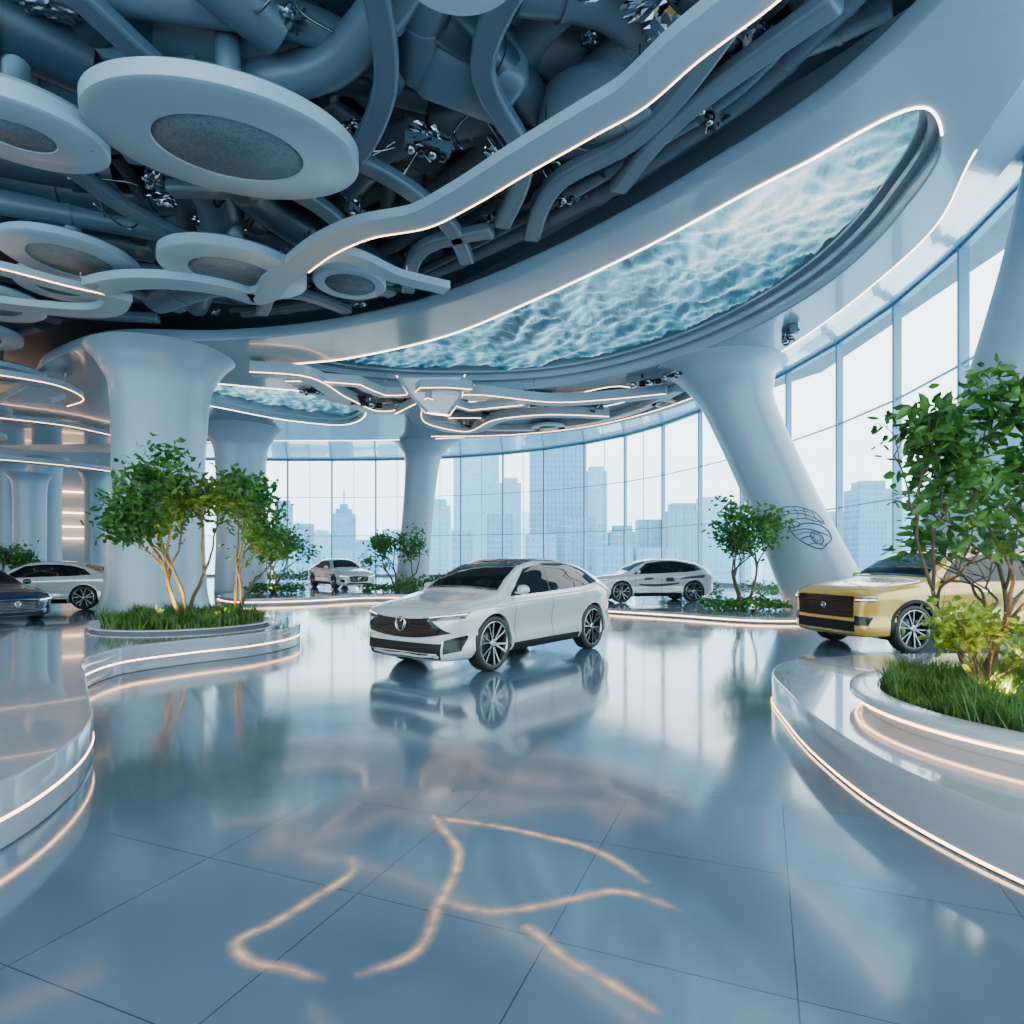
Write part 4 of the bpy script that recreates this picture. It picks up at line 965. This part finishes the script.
        patch("lower_intake", 'front', [(-.55, .22), (0, .22), (.55, .22)], [(-.58, .29), (0, .29), (.58, .29)], M_matblack, 1, 14, 3, .008)
        ez = .50; er = .06
    p, n = cast('front', 0, ez, 1)
    if p:
        V = []; F = []; x = p.x+.03
        tube([Vector((x, math.cos(a/16*math.pi)*er, ez+math.sin(a/16*math.pi)*er)) for a in range(33)], .008, 6, False, V, F)
        if style == 'suv':
            tube([Vector((x, -er, ez-er*.5)), Vector((x, er, ez+er*.5))], .006, 6, True, V, F)
        else:
            q = er*.95
            tube([Vector((x, -q*.40, ez+q*.88)), Vector((x, 0, ez+q*.12)), Vector((x, q*.40, ez+q*.88))], .0055, 6, True, V, F)
            tube([Vector((x, -q*.88, ez+q*.42)), Vector((x, -q*.42, ez-q*.85)), Vector((x, 0, ez-q*.08)), Vector((x, q*.42, ez-q*.85)), Vector((x, q*.88, ez+q*.42))], .0055, 6, True, V, F)
        mobj("emblem", V, F, M_chrome, e)
    if kind == 'main':
        patch("roof_panel", 'top', [(1.92, -.58), (3.0, -.575), (4.12, -.53)], [(1.92, .58), (3.0, .575), (4.12, .53)], M_glassdark, 1, 20, 14, .004)
    if style == 'suv':
        for sg in (1, -1):
            pts = [Vector((L/2-s, sg*.63, hermite(S['zt'], s)+.01)) for s in (2.1, 2.4, 2.8, 3.3, 3.8, 4.2)]
            V, F = tube(catmull(pts, 4), .018, 8); mobj("roof_rail", V, F, M_alloy, e)
    tag(e, lab, "car"); return e

car('crossover', (-.14, 10.6, 0), (-.6, -.8), M_paint_w, "white electric crossover with black grille and alloy wheels", 'main', 6, 1.02)
car('suv', (8.22, 11.95, 0), (-.97, -.24), M_paint_y, "golden yellow boxy off-road wagon beside windows", 'suv', 6, 1.04)
car('crossover', (4.85, 22.0, .15), (-.985, -.17), M_paint_w, "white crossover with dark side markings on low podium", 'livery', 5, .93)
car('sedan', (-8.5, 30.6, .25), (.6, -.8), M_paint_w, "white sedan on podium in front of windows", 'w', 5)
car('sedan', (-15.5, 20.6, 0), (-.97, -.24), M_paint_w, "white sedan parked behind the navy sedan", 'w', 5, 1.1)
car('sedan', (-14.45, 16.6, 0), (.88, -.47), M_paint_b, "dark navy blue sedan with black grille", 'b', 5)

# ------------------------------------------------------------------ ceiling LED reflections painted onto the floor as emissive strips
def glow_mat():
    m = bpy.data.materials.new("painted_led_reflection"); m.use_nodes = True
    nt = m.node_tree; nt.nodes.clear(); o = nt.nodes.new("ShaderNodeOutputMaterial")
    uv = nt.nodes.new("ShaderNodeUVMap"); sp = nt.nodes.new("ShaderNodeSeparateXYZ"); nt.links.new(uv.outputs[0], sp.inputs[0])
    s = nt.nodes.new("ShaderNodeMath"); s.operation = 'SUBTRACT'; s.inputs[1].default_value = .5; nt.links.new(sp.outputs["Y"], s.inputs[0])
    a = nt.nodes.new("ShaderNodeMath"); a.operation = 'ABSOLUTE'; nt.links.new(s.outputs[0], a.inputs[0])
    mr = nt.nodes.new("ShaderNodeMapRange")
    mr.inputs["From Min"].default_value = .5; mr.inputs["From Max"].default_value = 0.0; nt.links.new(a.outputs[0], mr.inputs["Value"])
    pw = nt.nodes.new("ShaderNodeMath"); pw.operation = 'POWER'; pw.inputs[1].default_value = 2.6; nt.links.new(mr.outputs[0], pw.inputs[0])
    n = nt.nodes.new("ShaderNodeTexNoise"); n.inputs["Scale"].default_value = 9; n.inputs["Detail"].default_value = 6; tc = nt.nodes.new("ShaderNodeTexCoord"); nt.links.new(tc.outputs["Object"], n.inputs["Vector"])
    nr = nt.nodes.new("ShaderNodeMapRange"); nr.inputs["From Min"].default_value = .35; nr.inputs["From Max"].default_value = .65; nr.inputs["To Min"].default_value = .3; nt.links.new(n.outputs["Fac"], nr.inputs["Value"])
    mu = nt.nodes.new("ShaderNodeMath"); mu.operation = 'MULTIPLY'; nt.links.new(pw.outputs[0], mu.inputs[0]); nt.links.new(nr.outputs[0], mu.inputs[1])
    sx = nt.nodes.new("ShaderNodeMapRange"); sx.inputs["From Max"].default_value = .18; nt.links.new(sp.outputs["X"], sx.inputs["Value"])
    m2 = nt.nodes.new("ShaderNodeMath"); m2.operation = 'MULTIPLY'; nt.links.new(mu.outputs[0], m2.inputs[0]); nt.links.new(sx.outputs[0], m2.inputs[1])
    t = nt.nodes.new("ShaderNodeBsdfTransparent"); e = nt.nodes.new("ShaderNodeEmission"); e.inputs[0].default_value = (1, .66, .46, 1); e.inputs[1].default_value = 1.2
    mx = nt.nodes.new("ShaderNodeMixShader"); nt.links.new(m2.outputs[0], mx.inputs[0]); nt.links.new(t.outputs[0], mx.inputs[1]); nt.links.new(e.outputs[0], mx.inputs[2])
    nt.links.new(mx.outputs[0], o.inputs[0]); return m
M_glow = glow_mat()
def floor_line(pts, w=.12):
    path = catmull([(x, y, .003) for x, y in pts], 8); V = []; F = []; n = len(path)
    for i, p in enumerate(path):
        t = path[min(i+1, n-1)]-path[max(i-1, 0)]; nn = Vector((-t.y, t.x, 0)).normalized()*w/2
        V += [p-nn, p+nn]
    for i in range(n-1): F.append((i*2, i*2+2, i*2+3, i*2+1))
    o = mobj("floor_reflection_line", V, F, M_glow)
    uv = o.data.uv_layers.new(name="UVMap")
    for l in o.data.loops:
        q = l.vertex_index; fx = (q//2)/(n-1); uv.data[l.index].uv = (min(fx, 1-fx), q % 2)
    tag(o, "soft warm LED reflection painted on polished tiles", "painted reflection", "painted LED reflections")
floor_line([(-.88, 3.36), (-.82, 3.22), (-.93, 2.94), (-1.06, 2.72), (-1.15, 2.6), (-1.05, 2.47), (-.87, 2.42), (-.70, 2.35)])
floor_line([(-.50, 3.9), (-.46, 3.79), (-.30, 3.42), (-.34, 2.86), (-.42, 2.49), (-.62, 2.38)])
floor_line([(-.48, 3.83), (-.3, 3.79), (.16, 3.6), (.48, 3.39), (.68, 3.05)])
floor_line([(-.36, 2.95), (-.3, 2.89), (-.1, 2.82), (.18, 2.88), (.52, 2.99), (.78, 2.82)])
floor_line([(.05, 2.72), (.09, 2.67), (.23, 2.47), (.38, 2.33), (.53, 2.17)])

# ------------------------------------------------------------------ city outside
rb = random.Random(5); placed = []
def tower(x, y, w, d, top, mat, crown=0):
    for _ in range(40):
        if all(abs(x-q[0]) > (w+q[2])/2+.5 or abs(y-q[1]) > (d+q[3])/2+.5 for q in placed): break
        f = 1.04; x *= f; y *= f; w *= f; d *= f; top = 1.6+(top-1.6)*f
    placed.append((x, y, w, d))
    V = []; F = []; z0 = -60
    box(V, F, (0, 0, (top+z0)/2), (w, d, top-z0))
    if crown >= 1: box(V, F, (0, 0, top+w*.12), (w*.7, d*.7, w*.24))
    if crown >= 2: box(V, F, (0, 0, top+w*.35), (w*.35, d*.35, w*.3)); box(V, F, (0, 0, top+w*.8), (.5, .5, w*.8))
    o = mobj("skyscraper", V, F, mat, smooth=False); o.location = (x, y, 0)
    tag(o, "hazy blue high-rise tower in distant skyline", "building", "city skyline")
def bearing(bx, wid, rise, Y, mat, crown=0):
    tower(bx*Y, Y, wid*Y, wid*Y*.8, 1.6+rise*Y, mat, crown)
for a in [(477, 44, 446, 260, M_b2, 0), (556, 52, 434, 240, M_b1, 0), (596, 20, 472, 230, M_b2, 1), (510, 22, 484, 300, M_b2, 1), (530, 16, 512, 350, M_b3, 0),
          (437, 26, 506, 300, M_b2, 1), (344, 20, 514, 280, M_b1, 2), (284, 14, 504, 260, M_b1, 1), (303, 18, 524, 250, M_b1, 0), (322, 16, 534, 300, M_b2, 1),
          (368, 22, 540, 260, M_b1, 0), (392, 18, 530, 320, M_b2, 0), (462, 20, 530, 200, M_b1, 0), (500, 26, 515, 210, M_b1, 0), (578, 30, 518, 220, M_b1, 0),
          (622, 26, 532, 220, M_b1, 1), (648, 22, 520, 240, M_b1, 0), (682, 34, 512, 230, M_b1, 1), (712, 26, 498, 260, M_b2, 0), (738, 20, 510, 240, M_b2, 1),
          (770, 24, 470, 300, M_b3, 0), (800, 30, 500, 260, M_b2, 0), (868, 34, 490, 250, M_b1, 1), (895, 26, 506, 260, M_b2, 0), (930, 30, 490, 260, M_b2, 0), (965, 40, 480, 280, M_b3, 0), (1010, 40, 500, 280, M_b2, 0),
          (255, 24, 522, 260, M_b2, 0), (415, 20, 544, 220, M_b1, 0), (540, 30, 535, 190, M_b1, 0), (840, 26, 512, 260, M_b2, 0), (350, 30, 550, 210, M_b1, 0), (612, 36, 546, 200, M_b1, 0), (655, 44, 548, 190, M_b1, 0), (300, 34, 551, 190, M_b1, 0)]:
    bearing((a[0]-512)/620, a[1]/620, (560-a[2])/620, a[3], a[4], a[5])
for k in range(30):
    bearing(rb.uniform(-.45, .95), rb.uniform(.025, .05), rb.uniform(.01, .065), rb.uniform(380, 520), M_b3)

# ------------------------------------------------------------------ world, lights, camera
w = bpy.data.worlds.new("World"); scene.world = w; w.use_nodes = True
nt = w.node_tree; bg = nt.nodes["Background"]
tc = nt.nodes.new("ShaderNodeTexCoord"); sp = nt.nodes.new("ShaderNodeSeparateXYZ"); nt.links.new(tc.outputs["Generated"], sp.inputs[0])
r = nt.nodes.new("ShaderNodeValToRGB"); cr = r.color_ramp
cr.elements[0].position = 0.0; cr.elements[0].color = (.36, .68, .88, 1)
cr.elements[1].position = .40; cr.elements[1].color = (.90, .98, 1.0, 1)
e = cr.elements.new(.10); e.color = (.60, .87, .98, 1)
nt.links.new(sp.outputs["Z"], r.inputs[0]); nt.links.new(r.outputs[0], bg.inputs[0]); bg.inputs[1].default_value = 6.0

cam = bpy.data.cameras.new("Camera"); co = bpy.data.objects.new("Camera", cam); COL.objects.link(co)
co.location = (0, 0, 1.6); co.rotation_euler = (math.radians(90), 0, 0)
cam.sensor_width = 36; cam.lens = 620/1024*36; cam.shift_y = 48/1024; cam.clip_end = 2000
scene.camera = co
